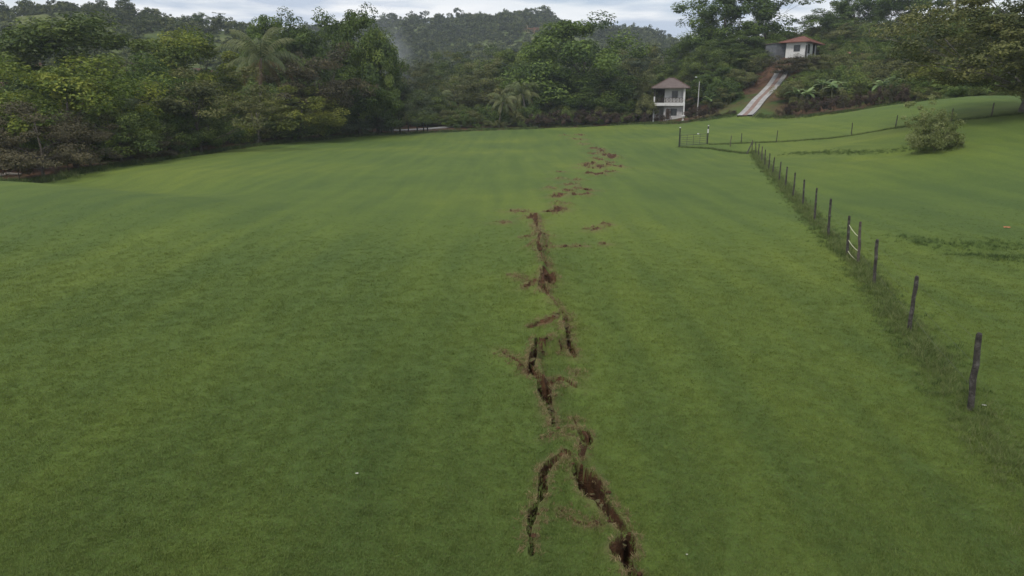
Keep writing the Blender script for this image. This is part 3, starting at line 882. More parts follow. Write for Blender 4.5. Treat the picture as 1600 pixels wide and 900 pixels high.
# ------------------------------------------------------------------ fences and gate
POSTS = [(1515, 640, 1530, 522, 0), (1420, 518, 1432, 432, 0), (1365, 445, 1371, 375, 0), (1341, 412, 1344, 347, 1), (1324, 400, 1327, 338, 0), (1294, 370, 1298, 311, 0), (1272, 345, 1276, 294, 0),
         (1254, 322, 1257, 281, 0), (1239, 309, 1242, 270, 0), (1227, 294, 1230, 261, 0), (1217, 283, 1220, 253, 0), (1207, 273, 1210, 246, 0), (1201, 266, 1203, 240, 0), (1195, 261, 1196, 234, 0),
         (1190, 254, 1191, 229, 1), (1185, 246, 1186, 225, 0), (1181, 241, 1181, 222, 0), (1175, 238, 1176, 219, 1)]
def post_mesh(h, r, seed, mat):
    q = random.Random(seed); m = MB()
    n = 7; pts = []; rad = []
    for i in range(n):
        f = i / (n - 1)
        pts.append((q.uniform(-.012, .012), q.uniform(-.012, .012), -0.25 + (h + .25) * f)); rad.append(r * (1.08 - .16 * f) * q.uniform(.92, 1.08))
    pts.append((pts[-1][0] + .01, pts[-1][1], h + .02)); rad.append(r * .62)
    m.tube(pts, rad, 8)
    me = m.mesh('post', mat, False)
    for v in me.vertices:
        v.co.x += q.uniform(-.006, .006); v.co.y += q.uniform(-.006, .006)
    return me
b0 = pix(1515, 640)
fence = empty('fence', b0, 0, 'row of dark weathered wooden posts running up the right of the lawn', 'fence')
tops = []
for i, (bx, by, tx, ty, lite) in enumerate(POSTS):
    x, y, z = pix(bx, by)
    tp = at(tx, ty, y); h = max(tp[2] - z, 1.05); h = min(h, 1.75)
    tp = Vector((tp[0], y + random.uniform(-.04, .04), z + h))
    o = link(bpy.data.objects.new('post', post_mesh(h, 0.052 if i else 0.058, 100 + i, M['lightpost'] if lite else M['post'])), fence)
    o.location = Vector((x, y, z)) - Vector(b0)
    d = (tp - Vector((x, y, z))).normalized()
    o.rotation_euler = d.to_track_quat('Z', 'Y').to_euler()
    tops.append((Vector((x, y, z)), d, h))
for k, fr in enumerate((0.9, 0.6, 0.3)):
    m = MB()
    for (p, d, h), (p2, d2, h2) in zip(tops[:-1], tops[1:]):
        a = p + d * h * fr; b = p2 + d2 * h2 * fr; mid = (a + b) / 2 - Vector((0, 0, .03))
        m.tube([a, mid, b], 0.0022, 4, False)
    o = m.build('wire', M['steel'], fence); o.location = -Vector(b0)
pa, pb = tops[4], tops[3]
for fa, fb in ((.80, .64), (.42, .30), (.14, .06)):
    a = pa[0] + pa[1] * pa[2] * fa; b = pb[0] + pb[1] * pb[2] * fb
    m = MB(); m.tube([a, (a * 2 + b) / 3 - Vector((0, 0, .05)), (a + 2 * b) / 3 - Vector((0, 0, .05)), b], 0.012, 5)
    o = m.build('rope', M['rope'], fence); o.location = -Vector(b0)
# brace at the fence corner
a = Vector(pix(1166, 241)); b = tops[-1][0] + tops[-1][1] * tops[-1][2] * .85
m = MB(); m.bar(a - Vector(b0) - Vector((0, 0, .1)), b - Vector(b0), .10); m.build('brace', M['post'], fence)

BACK = [(1141, 229, 212, 1), (1158, 223, 209, 0), (1213, 222, 204, 0), (1330, 211, 192, 0), (1399, 199, 180, 0), (1486, 190, 170, 1), (1549, 182, 161, 1)]
bb = pix(1213, 222)
bf = empty('fence', bb, 0, 'sparse thin posts of the back fence climbing behind the shrub', 'fence')
btop = []
for i, (px, by, ty, lite) in enumerate(BACK):
    x, y, z = pix(px, by); h = min(max(at(px, ty, y)[2] - z, 1.2), 1.8)
    o = link(bpy.data.objects.new('post', post_mesh(h, 0.055, 200 + i, M['lightpost'] if lite else M['post'])), bf)
    o.location = Vector((x, y, z)) - Vector(bb); o.rotation_euler = (random.uniform(-.05, .05), random.uniform(-.02, .08), 0)
    btop.append(Vector((x, y, z + h)))
for fr in (.15, .55, .95):
    m = MB()
    for a, b in zip(btop[1:-1], btop[2:]):
        m.tube([a - Vector((0, 0, fr)), b - Vector((0, 0, fr))], 0.0025, 4, False)
    o = m.build('wire', M['steel'], bf); o.location = -Vector(bb)

# metal gate between two tall posts
gl = Vector(pix(1061, 230)); gr_ = Vector(pix(1105, 225))
gt = empty('metal_gate', gl, 0, 'barred metal farm gate between two tall dark posts with white tops', 'gate')
gd = gr_ - gl; rz = math.atan2(gd.y, gd.x); gw = math.hypot(gd.x, gd.y); gt.rotation_euler = (0, 0, rz)
for k, (xo, hh, dz) in enumerate(((0, at(1061, 200, gl.y)[2] - gl.z, 0), (gw, at(1105, 197, gr_.y)[2] - gr_.z, gr_.z - gl.z))):
    m = MB(); m.tube([(xo, 0, dz - .2), (xo, 0, dz + hh * .5), (xo, 0, dz + hh)], .085, 8)
    o = m.build('gate_post', M['darkpost'], gt)
    m = MB(); m.tube([(xo, 0, dz + hh), (xo, 0, dz + hh + .12)], [.11, .07], 8); m.build('post_cap', M['white'], o)
    if k:
        m = MB(); m.tube([(xo, 0, dz + hh * .62), (xo, 0, dz + hh * .84)], .093, 8); m.build('painted_band', M['white'], o)
gz = 0.25
for i, z in enumerate((0, .22, .44, .70, .98, 1.30)):
    m = MB(); m.tube([(.16, 0, gz + z), (gw - .16, 0, gz + z + .18)], .022 if 0 < i < 5 else .028, 6); m.build('rail', M['steel'], gt)
for x in (.16, gw * .27, gw * .5, gw * .73, gw - .16):
    m = MB(); m.tube([(x, 0.03, gz - .05 + .18 * x / gw), (x, 0.03, gz + 1.34 + .18 * x / gw)], .026, 6); m.build('upright', M['steel'], gt)
m = MB(); m.box(gw * .62, gw * .68, -.03, .03, gz + 1.42, gz + 1.56); m.build('latch_plate', M['white'], gt)

# long unmown grass along the fence lines and at the foot of the gate
longt = [tuft('long_tuft', 16, 0.15, 0.07, 0.26, 0.0045, 1.3, M['long'], 50 + k) for k in range(4)]
lx, ly, ls = [], [], []
line = [np.array(t[0][:2]) for t in tops]
ext = line[0] + (line[0] - line[1]) * 1.5
line = [ext] + line
for a, b in zip(line[:-1], line[1:]):
    ln = np.linalg.norm(b - a); k = int(ln * 95 * min(1, 18 / a[1]) + 8)
    t = rng.uniform(0, 1, k); p = a + (b - a) * t[:, None]; nrm = np.array([-(b - a)[1], (b - a)[0]]) / ln
    off = rng.normal(0, 0.34, k)
    p = p + nrm * off[:, None]
    lx.append(p[:, 0]); ly.append(p[:, 1]); ls.append(np.clip(1.0 - np.abs(off) * 0.7, .35, 1) * (0.55 + 0.65 * (fbm(p[:, 0] / 1.1, p[:, 1] / 1.1, 15, 2) + .5)) * np.clip(.75 + p[:, 1] / 70, .8, 1.8))
bl = [np.array((gl.x, gl.y)), np.array(pix(1110, 232)[:2]), np.array(pix(1140, 237)[:2]), np.array(pix(1170, 240)[:2])]
b2 = [np.array(pix(px, py)[:2]) for px, py in ((1108, 226), (1158, 224), (1213, 222), (1270, 218), (1330, 212), (1399, 200), (1470, 192), (1540, 184), (1600, 177))]
for P_ in (bl, b2):
    for a, b in zip(P_[:-1], P_[1:]):
        ln = np.linalg.norm(b - a); k = int(ln * 34)
        t = rng.uniform(0, 1, k); p = a + (b - a) * t[:, None] + rng.normal(0, .22, (k, 2))
        lx.append(p[:, 0]); ly.append(p[:, 1]); ls.append(rng.uniform(.5, 1.2, k))
for cx0, cy0, rr in ((*at(1470, 200, 55)[:2], 1.9), (*at(1449, 200, 58)[:2], 1.0)):
    a_ = rng.uniform(0, 6.28, 160); q_ = rr * np.sqrt(rng.uniform(size=160)); lx.append(cx0 + q_ * np.cos(a_)); ly.append(cy0 + q_ * np.sin(a_)); ls.append(rng.uniform(.7, 1.5, 160))
lx = np.concatenate(lx); ly = np.concatenate(ly); ls = np.concatenate(ls)
M['rank'] = make_blade_mat('rank_grass', flat=((0.034, 0.062, 0.016), (0.058, 0.095, 0.024), (0.095, 0.130, 0.040)))
rank = [tuft('rank_tuft', 20, 0.16, 0.05, 0.20, 0.0060, 1.4, M['rank'], 70 + k) for k in range(3)]
kx_, ky_, ks_ = [], [], []
for pl, dn, sg, sz in (((gl, pix(1110, 232), pix(1140, 237), pix(1170, 240)), 30, .25, .85), ([pix(*q) for q in ((1108, 226), (1158, 224), (1213, 222), (1270, 218), (1330, 212), (1399, 200), (1470, 192), (1540, 184), (1600, 177), (1680, 172))], 18, .22, .85),
                       ([pix(*q) for q in ((1230, 240), (1290, 238), (1340, 239), (1390, 236), (1420, 233), (1450, 234), (1490, 232))], 24, .6, .9), ([pix(*q) for q in ((1410, 372), (1450, 380), (1500, 384), (1540, 382), (1600, 386), (1660, 388))], 45, .4, .7), ([pix(*q) for q in ((1500, 398), (1550, 402), (1600, 406), (1660, 410))], 55, .3, .7),
                       ([t_[0] for t_ in tops], 22, .35, .8)):
    for a, b in zip(pl[:-1], pl[1:]):
        a = np.array(a[:2]); b = np.array(b[:2]); ln = np.linalg.norm(b - a); k = int(ln * dn); t = rng.uniform(0, 1, k)
        p = a + (b - a) * t[:, None] + rng.normal(0, sg, (k, 2)); kx_.append(p[:, 0]); ky_.append(p[:, 1]); ks_.append(rng.uniform(.5, 1.2, k) * sz)
kx_ = np.concatenate(kx_); ky_ = np.concatenate(ky_); ks_ = np.concatenate(ks_)
spread('rank_grass', kx_, ky_, ks_, rank, 0.2, 'darker rank grass in the ditches and under the fences')
spread('long_grass', lx, ly, ls, longt, 0.18, 'long unmown grass along the fence lines')

# ------------------------------------------------------------------ foliage meshes
def leaves(cen, nrm, size, rs, lobe, aspect=0.55, fold=0.12):
    """diamond leaves: cen (n,3), nrm (n,3), size (n)"""
    n = len(cen)
    nrm = nrm / (np.linalg.norm(nrm, axis=1, keepdims=True) + 1e-9)
    t = rs.normal(size=(n, 3)); t -= nrm * (t * nrm).sum(1, keepdims=True); t /= (np.linalg.norm(t, axis=1, keepdims=True) + 1e-9)
    b = np.cross(nrm, t)
    s = size[:, None]
    v = np.stack([cen - t * s * .5, cen + b * s * .5 * aspect + nrm * s * fold, cen + t * s * .5 - nrm * s * fold, cen - b * s * .5 * aspect + nrm * s * fold], 1).reshape(-1, 3)
    f = np.arange(4 * n).reshape(n, 4)
    return v, f, {'leaf': np.repeat(rs.uniform(size=n), 4), 'clump': np.repeat(lobe, 4)}

def crown_points(rs, W_, Ht, base, nclump, per, shape='dome', rc=0.17, flat=0.6, rough=0.25, inner=0.18):
    """clump centres through a crown's volume, then leaves round each"""
    cc = []
    zc = (base + Ht) / 2; rz_ = (Ht - base) / 2; rx = W_ / 2
    ph = rs.uniform(0, 6.28, 6)
    while len(cc) < nclump:
        d = rs.normal(size=3); d /= np.linalg.norm(d)
        if shape == 'dome' and d[2] < -0.55: continue
        if shape == 'umbrella' and d[2] < -0.1: continue
        a = math.atan2(d[1], d[0])
        bump = 1 + rough * (math.sin(2 * a + ph[0]) * .5 + math.sin(3 * a + 4 * d[2] + ph[1]) * .5 + math.sin(5 * a - 3 * d[2] + ph[2]) * .35)
        q = rs.uniform(.35, .8) if rs.uniform() < inner else rs.uniform(.72, 1.0)
        p = d * q * bump
        if shape == 'umbrella':
            cc.append((p[0] * rx, p[1] * rx, base + (Ht - base) * (0.12 + 0.86 * max(p[2], 0.0) ** .8 * (1 if q > .7 else .8))))
        else:
            cc.append((p[0] * rx, p[1] * rx, zc + p[2] * rz_))
    cc = np.array(cc)
    cen = []; nr = []; lb = []
    r0 = rc * W_
    for c in cc:
        k = int(per * rs.uniform(.6, 1.4)); r = r0 * rs.uniform(.65, 1.35)
        g = rs.normal(size=(k, 3)); g /= np.linalg.norm(g, axis=1, keepdims=True)
        g *= (rs.uniform(.25, 1.0, (k, 1)) ** .6)
        off = g * r * np.array([1, 1, flat])
        outd = (c - np.array([0, 0, zc - rz_ * .3])); outd /= np.linalg.norm(outd) + 1e-9
        cen.append(c + off); nr.append(g * .7 + outd * .35 + np.array([0, 0, .75]) + rs.normal(0, .45, (k, 3))); lb.append(np.full(k, rs.uniform()))
    return cc, np.concatenate(cen), np.concatenate(nr), np.concatenate(lb)

def make_tree(seed, W_, Ht, base, nclump, per, leaf, trunk_r, shape='dome', rc=.17, flat=.6, nlimb=9, forks=1, rough=.25, inner=.18, aspect=.55):
    rs = np.random.default_rng(seed)
    cc, cen, nr, lb = crown_points(rs, W_, Ht, base, nclump, per, shape, rc, flat, rough, inner)
    v, f, at_ = leaves(cen, nr, leaf * rs.uniform(.6, 1.35, len(cen)), rs, lb, aspect)
    crown = np_mesh('crown', v, f, None, at_)
    crown.materials.append(M['mid'])
    m = MB()
    top = Ht * (.62 if shape == 'dome' else .8)
    n = 7; pts = [(0, 0, -.6)]; q = np.zeros(2)
    for i in range(1, n):
        q = q + rs.normal(0, Ht * .012, 2); pts.append((q[0], q[1], top * i / (n - 1)))
    rad = [trunk_r * (1.25 if i == 0 else 1) * (1 - .75 * i / (n - 1)) for i in range(n)]
    m.tube(pts, rad, 9)
    pick = rs.choice(len(cc), min(nlimb, len(cc)), replace=False)
    for k in pick:
        c = Vector(cc[k]); s_ = rs.uniform(.3, .85); j = max(1, int(s_ * (n - 1) * min(1, max(c.z, .2) / top)))
        a = Vector(pts[j]); r_ = rad[j] * .42
        mid = a.lerp(c, .5) + Vector((rs.normal(0, W_ * .03), rs.normal(0, W_ * .03), -abs(c.z - a.z) * .12 + W_ * .03))
        m.tube([a, a.lerp(mid, .5) + Vector((0, 0, W_ * .012)), mid, c], [r_, r_ * .75, r_ * .5, r_ * .18], 5, False)
        for b in range(forks):
            e = c + Vector(rs.normal(0, W_ * .09, 3)); m.tube([mid, mid.lerp(e, .55) + Vector((0, 0, W_ * .015)), e], [r_ * .4, r_ * .25, r_ * .08], 4, False)
    trunk = m.mesh('trunk', M['bark'], True)
    return dict(W=W_, H=Ht, trunk=trunk, crown=crown)

KIND = {
    'mango':  [make_tree(s, 16, 18, 1.0, 78, 250, .46, .42, 'dome', .115, .75, 8, 1, .22) for s in (1, 2, 3)],
    'round':  [make_tree(s, 12, 11, .6, 62, 240, .34, .24, 'dome', .12, .65, 9, 1, .28) for s in (4, 5, 6)],
    'loose':  [make_tree(s, 12, 12, 1.6, 46, 220, .32, .20, 'dome', .125, .5, 14, 2, .4, .3) for s in (7, 8, 9)],
    'umbrella': [make_tree(s, 13, 9, 1.5, 60, 200, .29, .18, 'umbrella', .11, .42, 14, 2, .25, .3) for s in (10, 11)],
    'sparse': [make_tree(s, 12, 16, 5.5, 30, 110, .36, .20, 'dome', .10, .55, 11, 2, .45, .35) for s in (12, 13)],
    'shade':  [make_tree(14, 21, 15.5, 1.6, 230, 170, .33, .40, 'ball', .07, .5, 16, 2, .2, .3)],
    'bush':   [make_tree(s, 4.2, 3.0, .1, 26, 130, .20, .05, 'dome', .17, .7, 8, 1, .35) for s in (15, 16, 17)],
    'shrub':  [make_tree(18, 4.4, 2.5, -.6, 70, 140, .14, .04, 'dome', .10, .8, 16, 3, .6, .3)],
    'stem':   [make_tree(19, 2.6, 3.4, .1, 34, 80, .12, .03, 'dome', .10, .8, 14, 2, .45, .3)],
    'croton': [make_tree(s, 1.9, 2.3, .15, 20, 90, .15, .04, 'dome', .16, 1.2, 9, 1, .35) for s in (20, 21, 22)],
}

def palm_parts(seed, Ht, nfr, flen, droop, lean=.08):
    rs = np.random.default_rng(seed); m = MB(); n = 9; pts = []; rad = []
    for i in range(n):
        f = i / (n - 1); pts.append((lean * Ht * f * f, 0, Ht * f - .2 * (i == 0))); rad.append(.19 - .07 * f + (.08 if i == 0 else 0))
    m.tube(pts, rad, 8); trunk = m.mesh('trunk', M['palebark'], True)
    top = Vector(pts[-1]); fr = []
    for k in range(nfr):
        az = 2 * math.pi * k * .382 + rs.uniform(-.2, .2); el = R(80) - (R(105) * (k / nfr)) * rs.uniform(.9, 1.1)
        L_ = flen * rs.uniform(.85, 1.1); p = Vector((0, 0, 0)); pr = []; e = el
        for j in range(11):
            pr.append(p.copy()); dirv = Vector((math.cos(az) * math.cos(e), math.sin(az) * math.cos(e), math.sin(e)))
            p = p + dirv * L_ / 10; e -= droop * (.05 + .02 * j) * rs.uniform(.9, 1.1)
        v = []; f = []
        side = Vector((-math.sin(az), math.cos(az), 0))
        for j in range(10):            # rachis
            w = .05 * (1 - j / 11); i0 = len(v)
            v += [pr[j] - side * w, pr[j] + side * w, pr[j + 1] + side * w * .85, pr[j + 1] - side * w * .85]; f.append((i0, i0 + 1, i0 + 2, i0 + 3))
        for j in range(36):
            s_ = .12 + .88 * j / 35; q = s_ * 10; a = min(int(q), 9); c = pr[a].lerp(pr[a + 1], q - a); d = (pr[a + 1] - pr[a]).normalized()
            ll = flen * .24 * math.sin(math.pi * (.12 + .82 * s_)) * rs.uniform(.85, 1.15)
            for sg in (-1, 1):
                dv = (side * sg * .75 + d * .55 + Vector((0, 0, -.5 - .35 * rs.uniform()))).normalized(); wv = d * .038 * flen / 4
                i0 = len(v); md = c + dv * ll * .55; ed = c + dv * ll + Vector((0, 0, -.25 * ll))
                v += [c - wv * .6, c + wv * .6, md + wv * .7, md - wv * .7, ed, ed]
                f += [(i0, i0 + 1, i0 + 2, i0 + 3), (i0 + 3, i0 + 2, i0 + 4, i0 + 5)]
        nv = len(v); me = np_mesh('frond', [tuple(x) for x in v], f, None, {'leaf': rs.uniform(size=nv), 'clump': np.full(nv, rs.uniform())}); me.materials.append(M['palm'])
        fr.append((me, el))
    return dict(H=Ht, trunk=trunk, top=top, fronds=fr)

def banana_parts(seed):
    rs = np.random.default_rng(seed); m = MB()
    m.tube([(0, 0, -.2), (.02, 0, .8), (0, .03, 1.7), (0, 0, 2.2)], [.17, .14, .11, .08], 8); stem = m.mesh('stem', M['olivebark'], True)
    fr = []
    for k in range(8):
        az = k * 2.4 + rs.uniform(-.3, .3); e = R(78) - R(60) * k / 8; L_ = rs.uniform(1.7, 2.5); p = Vector((0, 0, 2.1)); v = []; f = []
        side = Vector((-math.sin(az), math.cos(az), 0))
        for j in range(11):
            s_ = j / 10; w = .36 * math.sin(math.pi * min(1, .04 + .96 * s_ ** .8)) ** .6 if .12 < s_ < 1 else .03
            jag = rs.uniform(.75, 1.05)
            v += [p - side * w * jag - Vector((0, 0, .10 * w)), p + Vector((0, 0, .08 * w)), p + side * w * rs.uniform(.75, 1.05) - Vector((0, 0, .10 * w))]
            p = p + Vector((math.cos(az) * math.cos(e), math.sin(az) * math.cos(e), math.sin(e))) * L_ / 10; e -= .17
        for j in range(10):
            a = 3 * j; f += [(a, a + 1, a + 4, a + 3), (a + 1, a + 2, a + 5, a + 4)]
        nv = len(v); me = np_mesh('leaf', [tuple(x) for x in v], f, None, {'leaf': rs.uniform(size=nv), 'clump': np.full(nv, rs.uniform())}); me.materials.append(M['banana'])
        fr.append(me)
    return dict(H=4.0, stem=stem, leaves=fr)
M['olivebark'] = surf_mat('banana_stem', (0.06, 0.065, 0.03), (0.12, 0.12, 0.06), 3, 0.8, 0.3, 12)
PALM = [palm_parts(31, 7.5, 22, 4.2, 1.15), palm_parts(32, 5.2, 22, 4.4, 1.8, .16)]
BANANA = [banana_parts(41), banana_parts(42)]

def own_mat(o, mat):
    o.material_slots[0].link = 'OBJECT'; o.material_slots[0].material = mat

def place(px, top, wpx, d, sink=0.0):
    """foot of a plant at distance d under picture column px, with height and width in metres from its apparent size"""
    x = at(px, 300, d)[0]
    # columns are read at the crown's height
    x = at(px, top, d)[0]
    z = H1(x, d)
    h = at(px, top, d)[2] - z
    w = wpx / FPX * d / ray(px, top)[1]
    return x, d, z - sink, h, w

def tree(kind, mat, px, top, wpx, d, label, name='broadleaf_tree', cat='tree', group='trees of the wood round the lawn', var=None, bark='bark'):
    if group in ('trees of the wood round the lawn',) and d < 300:
        d = max(d, float(np.interp((px - 800) / FPX / 1.05, ET, EY)) + 1.8)
    x, y, z, h, w = place(px, top, wpx, d)
    v = KIND[kind]; k = v[(int(px * 7 + d * 3) if var is None else var) % len(v)]
    e = empty(name, (x, y, z - .1), (px * 1.7 + d) % 6.28, label, cat, group)
    e.scale = (w / k['W'], w / k['W'], h / k['H'])
    t = link(bpy.data.objects.new('trunk', k['trunk']), e)
    if bark != 'bark': own_mat(t, M[bark])
    c = link(bpy.data.objects.new('crown', k['crown']), e); own_mat(c, M[mat])
    return e

def palm(var, px, top, d, label, rz=0.0, dead=3, s=None, group='palms at the edge of the wood'):
    p = PALM[var]; x = at(px, top, d)[0]; z = H1(x, d); h = at(px, top, d)[2] - z
    sc = s or h / (p['H'] + 2.6)
    e = empty('coconut_palm', (x, d, z), rz, label, 'palm', group)
    e.scale = (sc, sc, h / (p['H'] + 2.6))
    link(bpy.data.objects.new('trunk', p['trunk']), e)
    n = len(p['fronds'])
    for i, (me, el) in enumerate(p['fronds']):
        o = link(bpy.data.objects.new('frond', me), e); o.location = p['top']
        if i >= n - dead: own_mat(o, M['deadfrond']); o['label'] = 'dead brown frond'
    return e

def banana(var, px, base, d, h, label, rz=0.0):
    p = BANANA[var]; x = at(px, base, d)[0]; z = H1(x, d); sc = h / p['H']
    e = empty('banana_plant', (x, d, z), rz, label, 'banana plant', 'banana plants below the hillside house')
    e.scale = (sc, sc, sc)
    link(bpy.data.objects.new('stem', p['stem']), e)
    for me in p['leaves']: link(bpy.data.objects.new('leaf', me), e)
    return e

# ------------------------------------------------------------------ the trees one can tell apart
# left, front row by the dip
tree('umbrella', 'brown', 45, 158, 190, 60, 'brownish spreading tree at the far left edge, over the bare red ground')
tree('umbrella', 'brown', 130, 178, 120, 62, 'small brownish tree standing in front of the bright green tree at left')
tree('round', 'bright', 95, 93, 240, 72, 'bright yellow-green domed tree at the left, tallest of the front row there')
tree('round', 'mid', 178, 160, 130, 66, 'leafy green tree drooping low at the right flank of the bright domed tree')
tree('umbrella', 'brown', 228, 205, 95, 70, 'low flat brown shrubby tree on the lawn edge left of the dark gap')
# left, second row
tree('mango', 'mid', 130, 28, 260, 98, 'big olive-green tree rising behind the bright domed tree at left')
tree('loose', 'dark', 30, 70, 170, 100, 'dark tree at the left edge behind the bright domed tree')
tree('round', 'dark', 228, 105, 150, 90, 'dark green tree just right of the bright domed tree, behind the brown shrubby one')
tree('mango', 'bright', 292, 50, 170, 112, 'tall yellow-topped green tree left of the coconut palm')
tree('loose', 'olive', 300, 108, 180, 84, 'wide dull olive tree below the tall yellow-topped one')
tree('round', 'mid', 305, 172, 95, 80, 'low dark green bushy tree at the foot of the olive tree left of the palm')
tree('round', 'dark', 255, 150, 110, 86, 'shaded dark tree over the brown gap in the left wood')
tree('loose', 'greyg', 215, 150, 90, 84, 'grey-green small tree in the shade left of the brown gap')
tree('sparse', 'olive', 392, 138, 110, 84, 'thin olive tree with bare pale branches below the coconut palm', bark='palebark')
tree('round', 'yellow', 462, 140, 150, 88, 'bright yellow-green spreading tree on the lawn edge right of the palm')
tree('bush', 'yellow', 500, 172, 80, 90, 'drooping yellow-green bush at the right end of the left wood')
tree('bush', 'mid', 430, 178, 90, 86, 'green bush under the bright spreading tree right of the palm')
tree('bush', 'bright', 375, 192, 50, 84, 'small fresh green bush on the lawn edge under the palm')
tree('bush', 'dark', 345, 190, 60, 85, 'dark low bush at the lawn corner left of the palm')
for px, top, w, d, mt, lb in ((20, 225, 70, 64, 'brown', 'low brown bush at the far left edge under the spreading tree'), (100, 228, 60, 68, 'olive', 'low olive bush on the red ground left of the drooping tree'), (150, 215, 70, 69, 'mid', 'green bush under the drooping leafy tree at left'),
                              (262, 195, 70, 84, 'dark', 'dark bush beside the brown gap'), (285, 198, 60, 83, 'mid', 'fresh green bush at the lawn corner right of the brown gap'), (320, 195, 55, 85, 'dark', 'dark bush second from the lawn corner'), (405, 190, 60, 92, 'olive', 'olive bush below the thin olive tree'), (470, 186, 70, 100, 'mid', 'green bush below the yellow-green spreading tree')):
    tree('bush', mt, px, top, w, d, lb)
# left middle, tall dark group
tree('mango', 'dark', 425, 26, 110, 135, 'dark round-topped tree behind the coconut palm, first of the tall group')
tree('mango', 'dark', 487, 26, 120, 130, 'dark tree in the middle of the tall group right of the palm')
tree('mango', 'dark', 560, 20, 125, 126, 'tallest dark green tree of the left group against the sky')
tree('mango', 'mid', 585, 45, 80, 122, 'green right flank tree of the tall dark group beside the smoke')
tree('loose', 'brown', 492, 78, 150, 108, 'grey-brown half bare tree below the tall dark group')
tree('round', 'dark', 555, 108, 110, 105, 'dark leafy tree under the tallest of the left group')
tree('round', 'mid', 585, 108, 80, 106, 'mid green upright tree right of the grey-brown half bare tree')
tree('loose', 'greyg', 622, 118, 100, 112, 'bluish grey-green tree beside the smoke')
tree('umbrella', 'greyg', 612, 150, 90, 108, 'low flat bluish tree on the lawn edge below the smoke')
tree('bush', 'greyg', 545, 186, 60, 116, 'grey-green tall weeds bush on the lawn edge left of the pale track')
tree('bush', 'greyg', 582, 184, 60, 118, 'grey-green bush next to the pale track')
# middle
tree('round', 'mid', 665, 140, 80, 150, 'green tree standing over the pale track')
tree('loose', 'olive', 640, 95, 90, 185, 'olive tree rising right of the smoke')
tree('round', 'mid', 700, 88, 80, 200, 'mid green tree in the middle of the valley wood')
tree('loose', 'olive', 712, 125, 90, 160, 'olive tree right of the pale track')
tree('sparse', 'olive', 742, 80, 90, 175, 'thin olive tree left of the two drooping palms')
tree('mango', 'mid', 785, 78, 100, 185, 'broad green tree behind the two drooping palms')
tree('round', 'olive', 760, 115, 90, 165, 'rounded olive tree just left of the two drooping palms')
tree('mango', 'mid', 845, 62, 90, 180, 'green tree on the left shoulder of the giant dark tree')
tree('mango', 'dark', 905, 33, 190, 160, 'giant dark round tree in the middle, tallest below the far hill')
tree('round', 'dark', 870, 118, 120, 156, 'dark lower tree at the left foot of the giant tree')
tree('round', 'dark', 940, 115, 120, 156, 'dark lower tree at the right foot of the giant tree')
tree('loose', 'olive', 980, 78, 90, 185, 'olive tree right of the giant tree')
tree('loose', 'olive', 985, 110, 80, 158, 'olive feathery tree left of the two-storey house')
tree('umbrella', 'greyg', 1035, 72, 130, 190, 'wide grey-green tree behind the two-storey house')
tree('round', 'olive', 1005, 128, 60, 155, 'small olive tree touching the left eave of the two-storey house')
tree('round', 'mid', 1060, 92, 70, 178, 'green tree just above the two-storey roof')
tree('round', 'mid', 1088, 138, 46, 158, 'leafy green tree behind the street lamp')
tree('bush', 'olive', 1012, 150, 40, 150, 'olive bush at the left side of the two-storey house')
# right hill
tree('mango', 'dark', 1145, -25, 150, 182, 'huge dark tree above the drive, its top cut by the photo edge')
tree('mango', 'dark', 1100, 42, 100, 178, 'dark tree on the left side of the huge tree above the drive')
tree('sparse', 'dark', 1212, -50, 120, 178, 'gaunt tree with bare branches against the sky left of the hillside house')
tree('sparse', 'dark', 1120, -35, 90, 185, 'thin crowned tree poking out left of the huge tree above the drive')
tree('round', 'mid', 1105, 68, 75, 166, 'rounded green tree above the street lamp')
tree('mango', 'dark', 1175, 48, 95, 172, 'dark leafy tree between the huge tree and the hillside house')
tree('round', 'mid', 1180, 76, 70, 160, 'fresh green tree at the left bend of the drive')
tree('round', 'dark', 1140, 108, 90, 156, 'dark thicket tree on the left bank of the drive')
tree('bush', 'dark', 1120, 125, 70, 150, 'dark bush behind the street lamp')
tree('round', 'dark', 1290, 20, 95, 192, 'dark domed tree behind the red roof')
tree('mango', 'dark', 1345, -30, 90, 196, 'dark skyline tree right of the red roof')
tree('mango', 'dark', 1432, -45, 125, 190, 'large dark skyline tree left of the leaning trunk')
tree('round', 'dark', 1395, 0, 70, 194, 'dark round tree filling the gap between two skyline trees')
tree('umbrella', 'olive', 1362, 34, 140, 168, 'flat-topped olive tree right of the red roof')
tree('umbrella', 'mid', 1405, 52, 120, 160, 'wide green tree below the large skyline tree')
tree('umbrella', 'greyg', 1330, 92, 130, 150, 'grey-green spreading tree below the hidden orange roof')
tree('round', 'brown', 1238, 86, 75, 148, 'yellow-brown rounded shrubby tree below the hillside house', cat='tree')
tree('bush', 'olive', 1275, 84, 50, 150, 'olive bush under the big window of the hillside house')
tree('bush', 'mid', 1303, 78, 45, 152, 'green bush at the right corner of the hillside house')
tree('round', 'dark', 1295, 108, 80, 142, 'dark green thicket tree above the banana plants')
tree('umbrella', 'olive', 1385, 95, 100, 140, 'olive tree over the right end of the banana plants')
tree('round', 'mid', 1430, 62, 90, 135, 'green tree at the foot of the leaning trunk')
tree('loose', 'greyg', 1470, 50, 90, 130, 'grey-green tree right of the leaning trunk')
tree('round', 'yellow', 1462, 96, 70, 112, 'yellow-green tree left of the great shade tree')
tree('round', 'mid', 1520, 10, 130, 128, 'green tree behind the great shade tree')
tree('round', 'dark', 1590, 40, 140, 120, 'dark tree behind the trunk of the great shade tree')
tree('bush', 'dark', 1545, 120, 90, 104, 'dark hedge bush on the crest left of the great shade tree')
tree('bush', 'dark', 1590, 118, 80, 102, 'dark hedge bush on the crest beside the pale trunk')
tree('bush', 'dark', 1430, 118, 70, 112, 'dark bush at the right end of the croton hedge')
